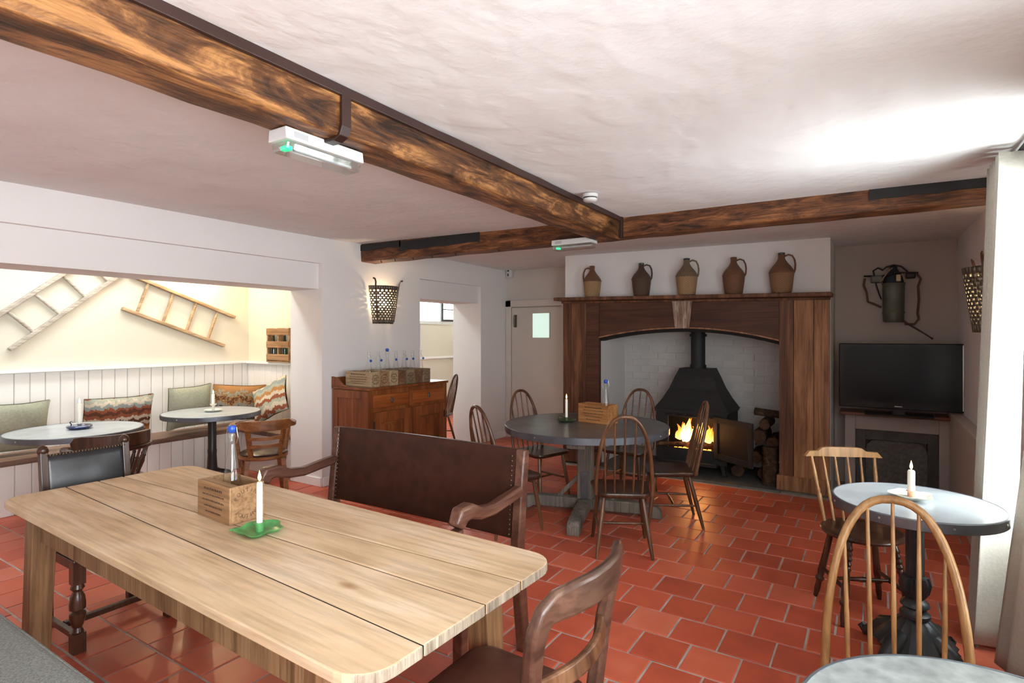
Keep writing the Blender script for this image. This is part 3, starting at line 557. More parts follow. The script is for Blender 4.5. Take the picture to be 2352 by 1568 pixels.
def ped_iron(t, r, z):
    MB().lathe([(.05, z - .04), (.14, z - .015), (.14, z), (.001, z)], 24).build('top_plate', 'cast_iron', t, 40)
    b = MB(); n = 24; rr = []
    for q in range(13):
        zz = .40 + (z - .44) * q / 12
        rr.append([((.034 + (.004 if a % 2 else 0)) * math.cos(2 * math.pi * a / n), (.034 + (.004 if a % 2 else 0)) * math.sin(2 * math.pi * a / n), zz) for a in range(n)])
    b.rings(rr); b.build('fluted_column', 'cast_iron', t, 25)
    rr = []; n = 32
    for rad, zz, fl in ((.032, .405, 0), (.05, .395, .1), (.058, .36, .14), (.05, .32, .14), (.036, .295, .05), (.045, .285, 0), (.056, .275, 0), (.06, .262, 0), (.045, .25, 0), (.05, .235, 0), (.062, .225, 0), (.062, .21, 0), (.045, .20, 0)):
        rr.append([(rad * (1 + (fl if a % 4 < 2 else -fl)) * math.cos(2 * math.pi * a / n), rad * (1 + (fl if a % 4 < 2 else -fl)) * math.sin(2 * math.pi * a / n), zz) for a in range(n)])
    MB().rings(rr[::-1]).build('vase', 'cast_iron', t, 35)
    rr = []
    for rad, zz in ((.05, .205), (.07, .19), (.095, .165), (.12, .13), (.15, .10), (.165, .085), (.155, .075)):
        rr.append([(rad * (1 + (.05 if a % 2 else -.03)) * math.cos(2 * math.pi * a / n), rad * (1 + (.05 if a % 2 else -.03)) * math.sin(2 * math.pi * a / n), zz) for a in range(n)])
    MB().rings(rr[::-1]).build('leaf_skirt', 'cast_iron', t, 30)
    for k in range(4):
        a = math.pi / 4 + k * math.pi / 2 + .15; c_, s_ = math.cos(a), math.sin(a)
        b = MB(); b.tube([(.09 * c_, .09 * s_, .12), (.15 * c_, .15 * s_, .10), (.20 * c_, .20 * s_, .05), (.245 * c_, .245 * s_, .025), (.27 * c_, .27 * s_, .04), (.255 * c_, .255 * s_, .055)], [.045, .042, .034, .026, .018, .01], 8); b.build('foot', 'cast_iron', t, 50)
disc_table('round_table', 'round zinc-topped pedestal table with blue candlestick by the alcove bench', (-5.646, 2.045), .474, .74, 'zinc', 'zinc_edge', .045, ped_plain)
disc_table('round_table', 'round zinc-topped pedestal table with white candlestick in the alcove corner', (-5.775, 3.279), .46, .74, 'zinc', 'zinc_edge', .045, ped_plain)
disc_table('cafe_table', 'small zinc cafe table on ornate iron pedestal with candle, beside the curtain', (.168, 3.27), .338, .75, 'zinc', 'zinc_edge', .045, ped_iron)
disc_table('cafe_table', 'empty small round table with mottled zinc top that the honey chair faces', (.231, 1.35), .37, .75, 'zinc_worn', 'zinc_edge', .045, ped_iron)
def ped_trestle(t, r, z):
    MB().box(-.065, .065, -.065, .065, .12, z - .07).build('post', 'grey_oak', t, None, .008)
    MB().box(-.075, .075, -.50, .50, z - .07, z).build('bearer', 'grey_oak', t, None, .008)
    MB().box(-.50, .50, -.075, .075, z - .07, z - .001).build('bearer', 'grey_oak', t, None, .008)
    for k in range(2):
        b = MB(); pr_ = [(-.64, 0), (-.50, 0), (-.46, .03), (.46, .03), (.50, 0), (.64, 0), (.64, .06), (.60, .10), (.40, .125), (-.40, .125), (-.60, .10), (-.64, .06)]
        b.prism(pr_, -.05, .05, Matrix.Rotation(k * math.pi / 2, 4, 'Z') @ Matrix.Rotation(R(90), 4, 'X')); b.build('foot_beam', 'grey_oak', t, None, .01)
    MB().box(-.03, .03, -.072, -.066, .13, .36).build('bracket', 'zinc_edge', t)
    for s in (-1, 1):
        MB().beam((s * .065, 0, .30), (s * .24, 0, .12), .035, .02, (0, 1, 0)).build('brace', 'grey_oak', t, None, .004)
rt = disc_table('round_dining_table', 'large round dark-topped table on grey oak cross base before the fireplace', (-2.103, 4.496), .70, .76, 'zinc_dark', 'zinc_edge', .055, ped_trestle)
rt.rotation_euler = (0, 0, R(16))

# ---- scrubbed pine table
tb = thing('farmhouse_table', 'long scrubbed pine farmhouse table with rounded corners', 'table', (-2.195, 1.345, 0), R(-1.7))
L_, W_ = 1.262, .435
nj = [(-.435, -.435), (-.172, -.238), (-.03, .02), (.085, .205), (.435, .435)]
for i in range(4):
    (a0, a1), (b0, b1) = nj[i], nj[i + 1]; gp = .0034
    if i == 0: poly = [(L_ - .1 + .1 * math.sin(R(q)), a1 + .1 - .1 * math.cos(R(q))) for q in range(0, 91, 15)] + [(L_, b1 - gp), (-L_, b0 - gp)] + [(-L_ + .1 - .1 * math.cos(R(q)), a0 + .1 - .1 * math.sin(R(q))) for q in range(0, 91, 15)]
    elif i == 3: poly = [(-L_, a0 + gp), (L_, a1 + gp)] + [(L_ - .1 + .1 * math.cos(R(q)), b1 - .1 + .1 * math.sin(R(q))) for q in range(0, 91, 15)] + [(-L_ + .1 - .1 * math.sin(R(q)), b0 - .1 + .1 * math.cos(R(q))) for q in range(0, 91, 15)]
    else: poly = [(-L_, a0 + gp), (L_, a1 + gp), (L_, b1 - gp), (-L_, b0 - gp)]
    o = MB().prism(poly, .728, .76).build('top_plank', 'scrubbed_pine', tb, None, .004); o.data.materials.append(M['end_grain'])
    for pg in o.data.polygons: pg.material_index = 1 if abs(pg.normal.x) > .6 else 0
for b0, b1 in nj[1:4]: MB().beam((-L_ + .004, b0, .744), (L_ - .004, b1, .744), .009, .024).build('dark_joint_fill', 'soot_black', tb)  # dirt-dark filler strips, added to put shade into the lit plank gaps
for sx in (-1, 1):
    for sy in (-1, 1):
        b = MB(); b.beam((sx * 1.0, sy * .345, .728), (sx * 1.025, sy * .365, 0), .095, .095, (0, 1, 0), .085, .085); b.build('leg', 'pine_leg', tb, None, .004)
for sy in (-1, 1): MB().box(-.97, .97, sy * .35 - .014, sy * .35 + .014, .60, .727).build('apron', 'pine_leg', tb)
for sx in (-1, 1): MB().box(sx * 1.0 - .014, sx * 1.0 + .014, -.30, .30, .60, .727).build('apron', 'pine_leg', tb)

# ================================================================== seating
def seat_outline(wf, wr, yf, yr, n=6):
    pts = []
    for (x, y, a0) in ((wf / 2, yf, 0), (-wf / 2, yf, 90), (-wr / 2, yr, 180), (wr / 2, yr, 270)):
        rr = .07
        for k in range(n + 1):
            a = R(a0 + 90 * k / n); cx = x - rr * (1 if x > 0 else -1); cy = y - rr * (1 if y > 0 else -1)
            pts.append((cx + rr * math.cos(a), cy + rr * math.sin(a)))
    return pts
def hoop_chair(label, loc, f, wm, sm, group=None):
    t = thing('hoop_back_chair', label, 'chair', (loc[0], loc[1], 0), rotz(f), group)
    ol = seat_outline(.43, .37, .21, -.20)
    sh = lambda k, z: [(x * k, y * k, z) for x, y in ol]
    MB().rings([sh(.93, .405), sh(.985, .415), sh(1, .428), sh(.985, .438), sh(.90, .436), sh(.55, .428)]).build('seat', sm, t, 50)
    lean = lambda z: -.165 - (z - .43) * .22
    pts = []
    for i in range(29):
        a = math.pi * i / 28; cs = math.cos(a); x = .192 * math.copysign(abs(cs) ** .82, cs); z = .425 + .558 * math.sin(a) ** .9
        pts.append((x, lean(z), z))
    MB().tube(pts, .0135, 8, sx=1.0).build('hoop', wm, t, 50)
    def hz(x0, k):
        # height at which a spindle that leaves the seat at x0 meets the hoop
        for q in range(400):
            z = .43 + .558 * q / 400; x = x0 * (1 + k * (z - .43)); s_ = min(1, max(0, (z - .425) / .558)) ** (1 / .9); c_ = math.sqrt(max(0, 1 - s_ * s_))
            if abs(x) >= .192 * c_ ** .82 - .006: return z, x
        return .975, x0
    for x0 in (-.125, -.063, 0, .063, .125):
        z1, x1 = hz(x0, .25) if x0 else (.975, 0)
        MB().tube([(x0, -.165, .43), lerp((x0, -.165, .43), (x1, lean(z1), z1), .4), (x1, lean(z1), z1)], [.0065, .008, .0055], 7).build('spindle', wm, t, 60)
    ft = {}
    for sx in (-1, 1):
        for sy, p0, p1 in ((1, (sx * .15, .14, .42), (sx * .195, .205, 0)), (-1, (sx * .13, -.12, .42), (sx * .19, -.225, 0))):
            MB().turned(p0, p1, [(0, .013), (.3, .0165), (.55, .0175), (.8, .0145), (1, .0105)], 10).build('leg', wm, t, 60); ft[sx, sy] = (p0, p1)
        a, c_ = lerp(*ft[sx, 1], .58), lerp(*ft[sx, -1], .58)
        MB().tube([a, lerp(a, c_, .5), c_], [.008, .0115, .008], 8).build('stretcher', wm, t, 60)
        ft[sx] = lerp(a, c_, .5)
    MB().tube([ft[-1], lerp(ft[-1], ft[1], .5), ft[1]], [.008, .0115, .008], 8).build('stretcher', wm, t, 60)
    return t
G5 = 'dark hoop-back chairs'
ca = hoop_chair('dark hoop-back chair at the round table, facing away from the pine table', (-1.53, 3.87), (-.46, .89), 'brown_elm', 'dark_elm', G5)
clone(ca, 'dark hoop-back chair pulled up to the round table just behind the leather settle', (-2.45, 3.78, 0), rotz((.42, .91)))
clone(ca, 'dark hoop-back chair at the round table on the side of the cream door', (-2.68, 4.71, 0), rotz((.96, -.28)))
clone(ca, 'dark hoop-back chair between the round table and the doorside fireplace post', (-1.99, 5.24, 0), rotz((-.04, -1)))
clone(ca, 'dark hoop-back chair at the round table directly before the burning stove', (-1.41, 4.65, 0), rotz((-.9, -.44)))
clone(ca, 'hoop-back chair half hidden by the dresser in the bright white opening', (-5.14, 6.10, 0), rotz((-.93, -.36)))
hoop_chair('honey-coloured hoop-back chair between the two small zinc tables', (.062, 1.985), (0.02, -1), 'honey_or_sunlit_elm', 'honey_or_sunlit_elm')

# ---- spindle kitchen chair
t = thing('spindle_chair', 'kitchen chair with flat crest rail, straight spindles and round dark seat', 'chair', (-.05, 3.68, 0), rotz((.42, -.91)))
MB().lathe([(.001, .425), (.17, .425), (.198, .435), (.205, .447), (.20, .457), (.185, .462), (.12, .452), (.001, .448)], 36).build('seat', 'dark_elm', t, 50)
lean = lambda z: -.155 - (z - .45) * .20
b = MB(); pts = []; hh = []
for i in range(17):
    x = -.215 + .43 * i / 16; u = abs(x) / .215
    top = .862 if u < .48 else (.862 - .022 * min(1, (u - .48) / .14)); top -= .03 * max(0, (u - .86) / .14) ** 2
    lo = .803 + .006 * u
    pts.append((x, lean(.83) - .035 * (1 - u * u), (top + lo) / 2)); hh.append(top - lo)
b.strip(pts, .022, hh, (0, 0, 1)); b.build('crest_rail', 'honey_or_sunlit_elm', t, 40, .005)  # paler wood than seat and legs: sunlight on the crest painted in
for i in range(6):
    x0 = -.145 + .29 * i / 5; x1 = -.175 + .35 * i / 5; u = abs(x1) / .215; p1 = (x1, lean(.81) - .035 * (1 - u * u), .81); p0 = (x0, -.15 + .03 * (abs(x0) / .145) ** 2, .45)
    if i in (0, 5): pf = [(0, .009), (.25, .011), (.42, .013), (.45, .008), (.48, .013), (.52, .008), (.7, .011), (1, .008)]
    else: pf = [(0, .007), (.4, .009), (1, .006)]
    MB().turned(p0, p1, pf, 8).build('spindle', 'honey_or_sunlit_elm', t, 50)  # spindles likewise coloured pale to show the light falling on them
ft = {}
for sx in (-1, 1):
    for sy in (-1, 1):
        p0, p1 = (sx * .11, sy * .11, .43), (sx * .175, sy * .18, 0)
        pf = [(0, .013), (.08, .016)]
        if sy > 0: pf += [(.1, .021), (.13, .014), (.16, .021), (.19, .014), (.22, .022), (.25, .014), (.28, .021), (.31, .014), (.34, .02), (.37, .014)]
        pf += [(.45, .018), (.62, .021), (.70, .016), (.72, .024), (.75, .024), (.77, .015), (.88, .017), (1, .011)]
        MB().turned(p0, p1, pf, 10).build('leg', 'dark_elm', t, 50); ft[sx, sy] = lerp(p0, p1, .58)
for sx in (-1, 1): a, c_ = ft[sx, 1], ft[sx, -1]; MB().turned(a, c_, [(0, .008), (.4, .013), (.5, .016), (.6, .013), (1, .008)], 8).build('stretcher', 'dark_elm', t, 50); ft[sx] = lerp(a, c_, .5)
MB().turned(ft[-1], ft[1], [(0, .008), (.4, .013), (.5, .016), (.6, .013), (1, .008)], 8).build('stretcher', 'dark_elm', t, 50)

# ---- leather-backed oak chair at the head of the pine table
t = thing('leather_chair', 'old oak chair with studded black leather back at the pine table end', 'chair', (-3.455, 1.395, 0), rotz((1, 0)))
for sx in (-1, 1):
    b = MB(); b.strip([(sx * .195, -.20, 0), (sx * .195, -.215, .45), (sx * .195, -.275, .905)], .036, .042, (0, 1, 0)); b.build('back_post', 'dark_elm', t, None, .004)
    b = MB(); b.lathe([(.018, .895), (.026, .905), (.026, .92), (.02, .935), (.006, .945)], 12, Matrix.Translation((sx * .195, -.275, 0))); b.build('finial', 'dark_elm', t, 50)
    b = MB(); b.box(sx * .215 - .026, sx * .215 + .026, .185, .237, .33, .44).lathe([(.024, .33), (.03, .31), (.018, .295), (.03, .27), (.034, .235), (.034, .21), (.02, .20), (.034, .19), (.034, .165), (.024, .13), (.018, .12), (.026, .10), (.02, .09)], 14, Matrix.Translation((sx * .215, .211, 0))).box(sx * .215 - .027, sx * .215 + .027, .184, .238, 0, .095); b.build('turned_leg', 'dark_elm', t, 40, 0)
    MB().box(sx * .215 - .012, sx * .215 + .012, -.2, .19, .055, .085).build('stretcher', 'dark_elm', t, None, .003)
MB().box(-.2, .2, -.005, .022, .055, .085).build('stretcher', 'dark_elm', t, None, .003)
MB().box(-.24, .24, -.22, .235, .40, .45).build('seat_frame', 'dark_elm', t, None, .006)
MB().box(-.245, .245, -.2, .24, .45, .49).build('seat_pad', 'leather_black', t, None, .018, seg=3)
b = MB(); b.grid(12, 8, lambda u, v: (-.195 + .39 * u, -.232 - .048 * v + .022 * math.sin(math.pi * u) * math.sin(math.pi * v) + .004, .56 + .33 * v)); b.build('back_leather', 'leather_black', t, 60, 0, .018)
b = MB()
for i in range(26):
    for v in (1.0,): b.ball((-.185 + .37 * i / 25, -.255, .888), .0065, 4)
for i in range(20):
    for sx in (-1, 1): z = .57 + .31 * i / 19; b.ball((sx * .188, -.213 - .048 * (z - .56) / .33, z), .0065, 4)
o = b.build('stud_trim', 'stud_brass', t, 60); o['kind'] = 'stuff'

# ---- leather settle
t = thing('leather_settle', 'wide oak settle with plain brown leather back and curved arms', 'settle', (-2.09, 2.155, 0), rotz((0, -1)))
for sx in (-1, 1):
    X = sx * .655
    b = MB(); b.strip([(X, -.20, 0), (X, -.155, .40), (X, -.15, .55), (X, -.175, .80), (X, -.195, .975)], .05, [.055, .065, .06, .055, .05], (0, 1, 0)); b.build('back_post', 'settle_oak', t, 40, .008)
    pts = [(X, -.17, .785), (X, -.06, .772), (X, .07, .755), (X, .17, .765), (X, .25, .795), (X, .30, .79), (X, .328, .745)]
    MB().strip(pts, [.05, .052, .055, .06, .065, .06, .055], [.05, .05, .048, .052, .065, .075, .06], (0, .02, 1)).build('arm', 'settle_oak', t, 50, .012)
    MB().strip([(X, .33, .735), (X, .32, .60), (X, .30, .45), (X, .30, 0)], .048, .048, (0, 1, 0)).build('front_leg', 'settle_oak', t, 40, .006)
    b = MB()
    for i in range(17): b.ball((sx * .617, -.158 - .03 * i / 16 + .028, .575 + .37 * i / 16), .006, 4)
    o = b.build('stud_trim', 'stud_brass', t, 60); o['kind'] = 'stuff'
b = MB(); b.grid(20, 8, lambda u, v: (-.64 + 1.28 * u, -.150 - .045 * v - .012 * math.sin(math.pi * u), .555 + .42 * v + .006 * math.sin(math.pi * u) * v)); b.build('back_leather', 'leather_dark', t, 60, .004, .04)
MB().box(-.63, .63, -.16, .31, .385, .43).build('seat_frame', 'settle_oak', t, None, .006)
MB().box(-.62, .62, -.14, .315, .43, .475).build('seat_pad', 'leather_dark', t, None, .018, seg=3)

# ---- curved-back dining chair
t = thing('dining_chair', 'dark wooden dining chair with broad curved top rail and maroon leather seat', 'chair', (-.925, 1.39, 0), rotz((-1, 0)))
for sx in (-1, 1):
    MB().strip([(sx * .205, .20, .43), (sx * .20, .205, 0)], [.045, .034], [.045, .034], (0, 1, 0)).build('front_leg', 'dark_elm', t, 40, .006)
hp = [((.20, -.24, 0), .036, .030, 0), ((.205, -.205, .25), .042, .040, 0), ((.21, -.205, .45), .046, .045, 0), ((.222, -.232, .68), .048, .042, 4), ((.236, -.252, .79), .054, .036, 12), ((.236, -.262, .835), .062, .034, 30), ((.222, -.272, .868), .070, .031, 55), ((.19, -.287, .884), .078, .029, 80), ((.14, -.308, .888), .082, .028, 90), ((.07, -.326, .890), .084, .028, 90), ((0, -.332, .891), .084, .028, 90)]
full = [(p, h, w_, a, 1) for p, h, w_, a in hp] + [((-p[0], p[1], p[2]), h, w_, a, -1) for p, h, w_, a in hp[-2::-1]]
MB().strip([q[0] for q in full], [q[2] for q in full], [q[1] for q in full], [(q[4] * math.cos(R(q[3])), 0, math.sin(R(q[3]))) for q in full]).build('back_frame', 'rail_wood', t, 60, .011, seg=3)
pts = [(.215 * u, -.225 - .055 * (1 - u * u), .665) for u in [-1 + 2 * i / 12 for i in range(13)]]
MB().strip(pts, .022, .045, (0, .2, 1)).build('lower_rail', 'brown_elm', t, 60, .006)
ol = seat_outline(.43, .41, .23, -.21); sh = lambda k, z: [(x * k, y * k, z) for x, y in ol]
MB().rings([sh(.97, .40), sh(.99, .44), sh(.97, .441)]).build('seat_frame', 'dark_elm', t, 40)
MB().rings([sh(.98, .435), sh(1.0, .45), sh(.97, .468), sh(.85, .478), sh(.5, .484)]).build('seat_pad', 'leather_seat', t, 50)

# ---- captain's chair with leather seat
t = thing('captain_chair', 'brown bow-armed chair with slatted back at the alcove corner table', 'chair', (-4.81, 3.22, 0), rotz((-.88, .47)))
MB().lathe([(.001, .395), (.20, .395), (.215, .405), (.215, .43), (.001, .43)], 32).build('seat_frame', 'captain_wood', t, 40)
MB().lathe([(.20, .43), (.205, .445), (.18, .46), (.001, .465)], 32).build('seat_pad', 'leather_brown', t, 50)
pts = []; hh = []; ww = []
for i in range(33):
    a = R(200 - 220 * i / 32 + 80 + 0) if False else R(-90 + (-128 + 256 * i / 32)); rr = .262
    u = abs(-1 + 2 * i / 32); z = .69
    top = .765 if u < .36 else (.765 - .045 * min(1, (u - .36) / .12)); lo = .672 if u < .36 else .685
    pts.append((rr * math.cos(a), rr * math.sin(a) * (1.0 if math.sin(a) < 0 else 1.05), (top + lo) / 2)); hh.append(top - lo); ww.append(.028 if u < .45 else .05)
MB().strip(pts, ww, hh, (0, 0, 1)).build('bow_arm', 'captain_wood', t, 50, .006)
for a_ in (-140, -42, -100 + 0 - 0, -80):
    pass
for a_ in (-128, -52):
    a = R(a_); MB().strip([(.19 * math.cos(a), .19 * math.sin(a), .40), (.25 * math.cos(a), .25 * math.sin(a), .69)], .045, .022, (math.cos(a), math.sin(a), 0)).build('back_post', 'captain_wood', t, None, .004)
for a_ in (-205, 25):
    a = R(a_); MB().strip([(.205 * math.cos(a), .20 * math.sin(a), .30), (.262 * math.cos(a), .262 * math.sin(a), .69)], .04, .024, (math.cos(a), math.sin(a), 0)).build('arm_post', 'captain_wood', t, None, .004)
for z in (.53, .60):
    k = .195 + .055 * (z - .40) / .29
    MB().strip([((k + .006) * math.cos(R(q)), (k + .006) * math.sin(R(q)), z) for q in range(-128, -51, 8)], .012, .03, (0, 0, 1)).build('slat', 'captain_wood', t, 50)
for sx in (-1, 1):
    for sy in (-1, 1): MB().strip([(sx * .15, sy * .15, .40), (sx * .19, sy * .20, 0)], [.042, .03], [.042, .03], (0, 1, 0)).build('leg', 'captain_wood', t, None, .004)

# ---- smoker's bow chair
t = thing('bow_chair', 'dark smoker bow armchair with deep crest at the blue candlestick table', 'chair', (-5.03, 2.03, 0), rotz((-1, 0.03)))
MB().rings([[(x * k * 1.05, y * k * 1.0, z) for x, y in seat_outline(.45, .40, .22, -.2)] for k, z in ((.93, .40), (1, .415), (1, .43), (.95, .44), (.6, .43))]).build('seat', 'dark_elm', t, 50)
pts = [(.272 * math.cos(R(q)), .245 * math.sin(R(q)) + .0, .665) for q in range(-215, 36, 10)]
MB().strip(pts, .05, .03, (0, 0, 1)).build('arm_bow', 'dark_elm', t, 50, .006)
pts = []; hh = []
for i in range(17):
    q = -162 + 144 * i / 16; u = abs(-1 + 2 * i / 16); top = .785 - .05 * max(0, (u - .82) / .18) ** 2; pts.append((.268 * math.cos(R(q)), .245 * math.sin(R(q)) - .004, (top + .68) / 2)); hh.append(top - .68)
MB().strip(pts, .028, hh, (0, 0, 1)).build('crest_rail', 'dark_elm', t, 50, .006)
for q in (-205, -178, -150, -122, -90, -58, -30, -2, 25):
    a = R(q); MB().turned((.20 * math.cos(a), .175 * math.sin(a), .43), (.268 * math.cos(a), .242 * math.sin(a), .655), [(0, .009), (.2, .012), (.45, .017), (.6, .011), (.65, .015), (.7, .009), (1, .009)], 8).build('spindle', 'dark_elm', t, 50)
for sx in (-1, 1):
    for sy in (-1, 1): MB().turned((sx * .15, sy * .14, .41), (sx * .20, sy * .20, 0), [(0, .016), (.3, .024), (.5, .018), (.6, .026), (.7, .017), (1, .013)], 10).build('leg', 'dark_elm', t, 50)

# ---- grey upholstered bench along the pine table
t = thing('upholstered_bench', 'grey felt upholstered bench opposite the leather settle', 'bench', (-2.35, .52, 0))
MB().box(-1.2, 1.2, -.235, .235, .40, .51).build('cushion', 'felt_grey', t, None, .03, seg=4)
b = MB(); b.tube([(-1.17, .222, .503), (1.17, .222, .503)], .005, 6); b.build('piping', 'felt_grey', t, 40)
MB().box(-1.18, 1.18, -.22, .215, .33, .40).build('frame', 'dark_elm', t, None, .006)
for sx in (-1, 1):
    for sy in (-1, 1): MB().box(sx * 1.1 - .03, sx * 1.1 + .03, sy * .17 - .03, sy * .17 + .03, 0, .33).build('leg', 'dark_elm', t, None, .004)

# ================================================================== dresser with crates and bottles
t = thing('dresser', 'reddish mahogany sideboard with two drawers over two panelled doors', 'sideboard', (-4.40, 4.515, 0), rotz((1, 0)))
MB().box(-.60, .60, -.27, .235, .08, .985).build('body', 'mahogany', t, None, .004)
MB().box(-.61, .61, -.27, .24, 0, .085).build('plinth', 'mahogany', t, None, .004)
MB().box(-.615, .615, -.28, .262, .985, 1.012).build('top', 'mahogany', t, None, .006)
MB().box(-.60, .60, -.28, -.262, 1.012, 1.10).build('back_rail', 'mahogany', t, None, .003)
for sx in (-1, 1):
    MB().prism([(-.28, 1.012), (-.03, 1.012), (-.10, 1.03), (-.17, 1.075), (-.215, 1.105), (-.28, 1.11)], sx * .605 - .009, sx * .605 + .009, Matrix(((0, 0, 1, 0), (1, 0, 0, 0), (0, 1, 0, 0), (0, 0, 0, 1)))).build('gallery_end', 'mahogany', t, None, .003)
    b = MB(); X = sx * .60
    a0, a1 = (X, X + .012) if sx > 0 else (X - .012, X)
    b.box(a0, a1, -.27, -.20, .09, .98).box(a0, a1, .15, .235, .09, .98).box(a0, a1, -.20, .15, .90, .98).box(a0, a1, -.20, .15, .09, .18); b.build('side_frame', 'mahogany', t, None, .003)
    dx = sx * .285
    o = MB().box(dx - .255, dx + .255, .235, .247, .80, .935).build('drawer', 'mahogany_drawer', t, None, .004)
    b = MB(); b.tube([(dx, .25 + .006, .872 + .022), (dx - .014, .256, .872 + .008), (dx - .014, .256, .855), (dx, .256, .845), (dx + .014, .256, .855), (dx + .014, .256, .88)], .004, 6, True); b.box(dx - .012, dx + .012, .246, .251, .85, .905); b.build('drop_handle', 'lamp_metal', o, 50)
    o = MB().box(dx - .262, dx + .262, .235, .243, .10, .765).build('door', 'mahogany', t, None, .003)
    b = MB(); b.box(dx - .262, dx - .165, .243, .257, .10, .765).box(dx + .165, dx + .262, .243, .257, .10, .765).box(dx - .165, dx + .165, .243, .257, .655, .765).box(dx - .165, dx + .165, .243, .257, .10, .20); b.build('door_frame', 'mahogany', o, None, .003)
    b = MB(); b.rings([[(dx - .15, .243, .215), (dx + .15, .243, .215), (dx + .15, .243, .64), (dx - .15, .243, .64)], [(dx - .115, .254, .25), (dx + .115, .254, .25), (dx + .115, .254, .605), (dx - .115, .254, .605)]]); b.build('raised_panel', 'mahogany', o)
    MB().box(dx + sx * .255 - .012, dx + sx * .255 + .012, .256, .262, .60, .68).build('hinge', 'black_paint', o, None, .003)
    MB().box(dx - sx * .21 - .01, dx - sx * .21 + .01, .257, .264, .43, .47).build('lock_plate', 'black_paint', o)
MB().box(-.028, .028, .235, .25, .785, .95).build('drawer_divider', 'mahogany', t, None, .003)

def crate(name, label, loc, rz, lx, ly, h, m_, group=None, prints=1, divider=None):
    """open wooden box; long side lx along local X, printed on the -Y side and the +X end"""
    t = thing(name, label, 'crate', loc, rz, group); k = .009
    MB().box(-lx / 2, lx / 2, -ly / 2, -ly / 2 + k, 0, h).build('side_board', m_, t, None, .002)
    MB().box(-lx / 2, lx / 2, ly / 2 - k, ly / 2, 0, h).build('side_board', m_, t, None, .002)
    for sx in (-1, 1): MB().box(sx * (lx / 2 - k / 2) - k / 2, sx * (lx / 2 - k / 2) + k / 2, -ly / 2 + k, ly / 2 - k, 0, h).build('end_board', m_, t, None, .002)
    MB().box(-lx / 2 + k, lx / 2 - k, -ly / 2 + k, ly / 2 - k, .004, .012).build('base_board', m_, t)
    if divider: MB().box(-lx / 2 + k, lx / 2 - k, divider - .017, divider + .017, h - .012, h - .002).build('divider', m_, t)
    if prints:
        rnd = random.Random(int(abs(loc[0] * 1000 + loc[1] * 777))); b = MB(); y = -ly / 2 - .0006
        for i in range(5):
            z = h * (.80 - .155 * i); hw = lx * (.36 - .05 * abs(i - 1.5)); x = -hw
            while x < hw:
                w_ = rnd.uniform(.004, .012) * (1.4 if i == 0 else 1); hh = h * (.075 if i == 0 else .05)
                b.add([(x, y, z), (min(x + w_, hw), y, z + rnd.uniform(-.001, .001)), (min(x + w_, hw), y, z + hh * rnd.uniform(.6, 1)), (x, y, z + hh * rnd.uniform(.6, 1))], [(0, 1, 2, 3)]); x += w_ + rnd.uniform(.001, .004)
        b.build('printed_lines', 'ink', t)
    return t
def arc_text(t, lx, ly, h, word='POUTING'):
    b = MB(); m_ = Matrix(((0, 0, 1, lx / 2 + .0006), (1, 0, 0, 0), (0, 1, 0, h / 2), (0, 0, 0, 1)))
    s_ = .022 * h / .15
    letters(word, s_, m_, b, (.046 * h / .15, R(90), R(21))); b.build('arched_lettering', 'ink', t)
    b = MB(); letters(word, s_, m_, b, (.060 * h / .15, R(-90), R(-17))); b.build('curved_lettering', 'ink', t)
def ring_print(t, lx, ly, h):
    b = MB(); m_ = Matrix(((0, 0, 1, lx / 2 + .0006), (1, 0, 0, 0), (0, 1, 0, h / 2), (0, 0, 0, 1))); n = 18; r0, r1 = h * .26, h * .33
    for i in range(n):
        if i % 9 in (0,): continue
        a, c_ = 2 * math.pi * i / n, 2 * math.pi * (i + .6) / n
        b.add([(r0 * math.cos(a), r0 * math.sin(a), 0), (r1 * math.cos(a), r1 * math.sin(a), 0), (r1 * math.cos(c_), r1 * math.sin(c_), 0), (r0 * math.cos(c_), r0 * math.sin(c_), 0)], [(0, 1, 2, 3)], m_)
    for q in (-.06, .06): b.add([(-h * .17, h * q, 0), (h * .17, h * q, 0), (h * .17, h * (q + .035), 0), (-h * .17, h * (q + .035), 0)], [(0, 1, 2, 3)], m_)
    b.build('ring_print', 'ink', t)
def bottle(label, loc, rz=0.0, hang=False, group=None, hgt=.365):
    t = thing('swing_top_bottle', label, 'bottle', loc, rz, group); k = hgt / .30
    pr = [(.001, .002), (.036, .002), (.040, .008), (.0405, .05), (.037, .09), (.027, .15), (.018, .20), (.0135, .235), (.0125, .255), (.0155, .262), (.0155, .276), (.0125, .28), (.010, .28)]
    MB().lathe([(a * 1.08, z * k) for a, z in pr], 24).build('body', 'bottle_glass', t, 50)
    if not hang:
        MB().lathe([(.009 * k, .276 * k), (.014 * k, .283 * k), (.0165 * k, .292 * k), (.012 * k, .302 * k), (.001, .305 * k)], 14).build('stopper', 'blue_cap', t, 50)
        MB().tube([(.017 * k, 0, .24 * k), (.024 * k, 0, .262 * k), (.018 * k, 0, .296 * k), (0, .004, .303 * k), (-.018 * k, 0, .296 * k), (-.022 * k, 0, .258 * k), (-.017 * k, 0, .24 * k)], .0014, 5).build('wire_bail', 'steel_wire', t)
    else:
        MB().ball((0, -.034, .205 * k), .0135, 7).build('stopper', 'blue_cap', t, 50)
        MB().tube([(.015 * k, 0, .25 * k), (.012, -.02, .23 * k), (.004, -.034, .205 * k), (-.012, -.02, .23 * k), (-.015 * k, 0, .25 * k)], .0014, 5).build('wire_bail', 'steel_wire', t)
    return t
rzE = R(0)
names = ['at the front end of the dresser row, side printed with lines', 'second', 'third', 'fourth', 'fifth', 'sixth', 'seventh']
mats_ = ['crate_pale', 'crate_wood', 'crate_pale', 'crate_brown', 'crate_grey', 'crate_brown', 'crate_grey']
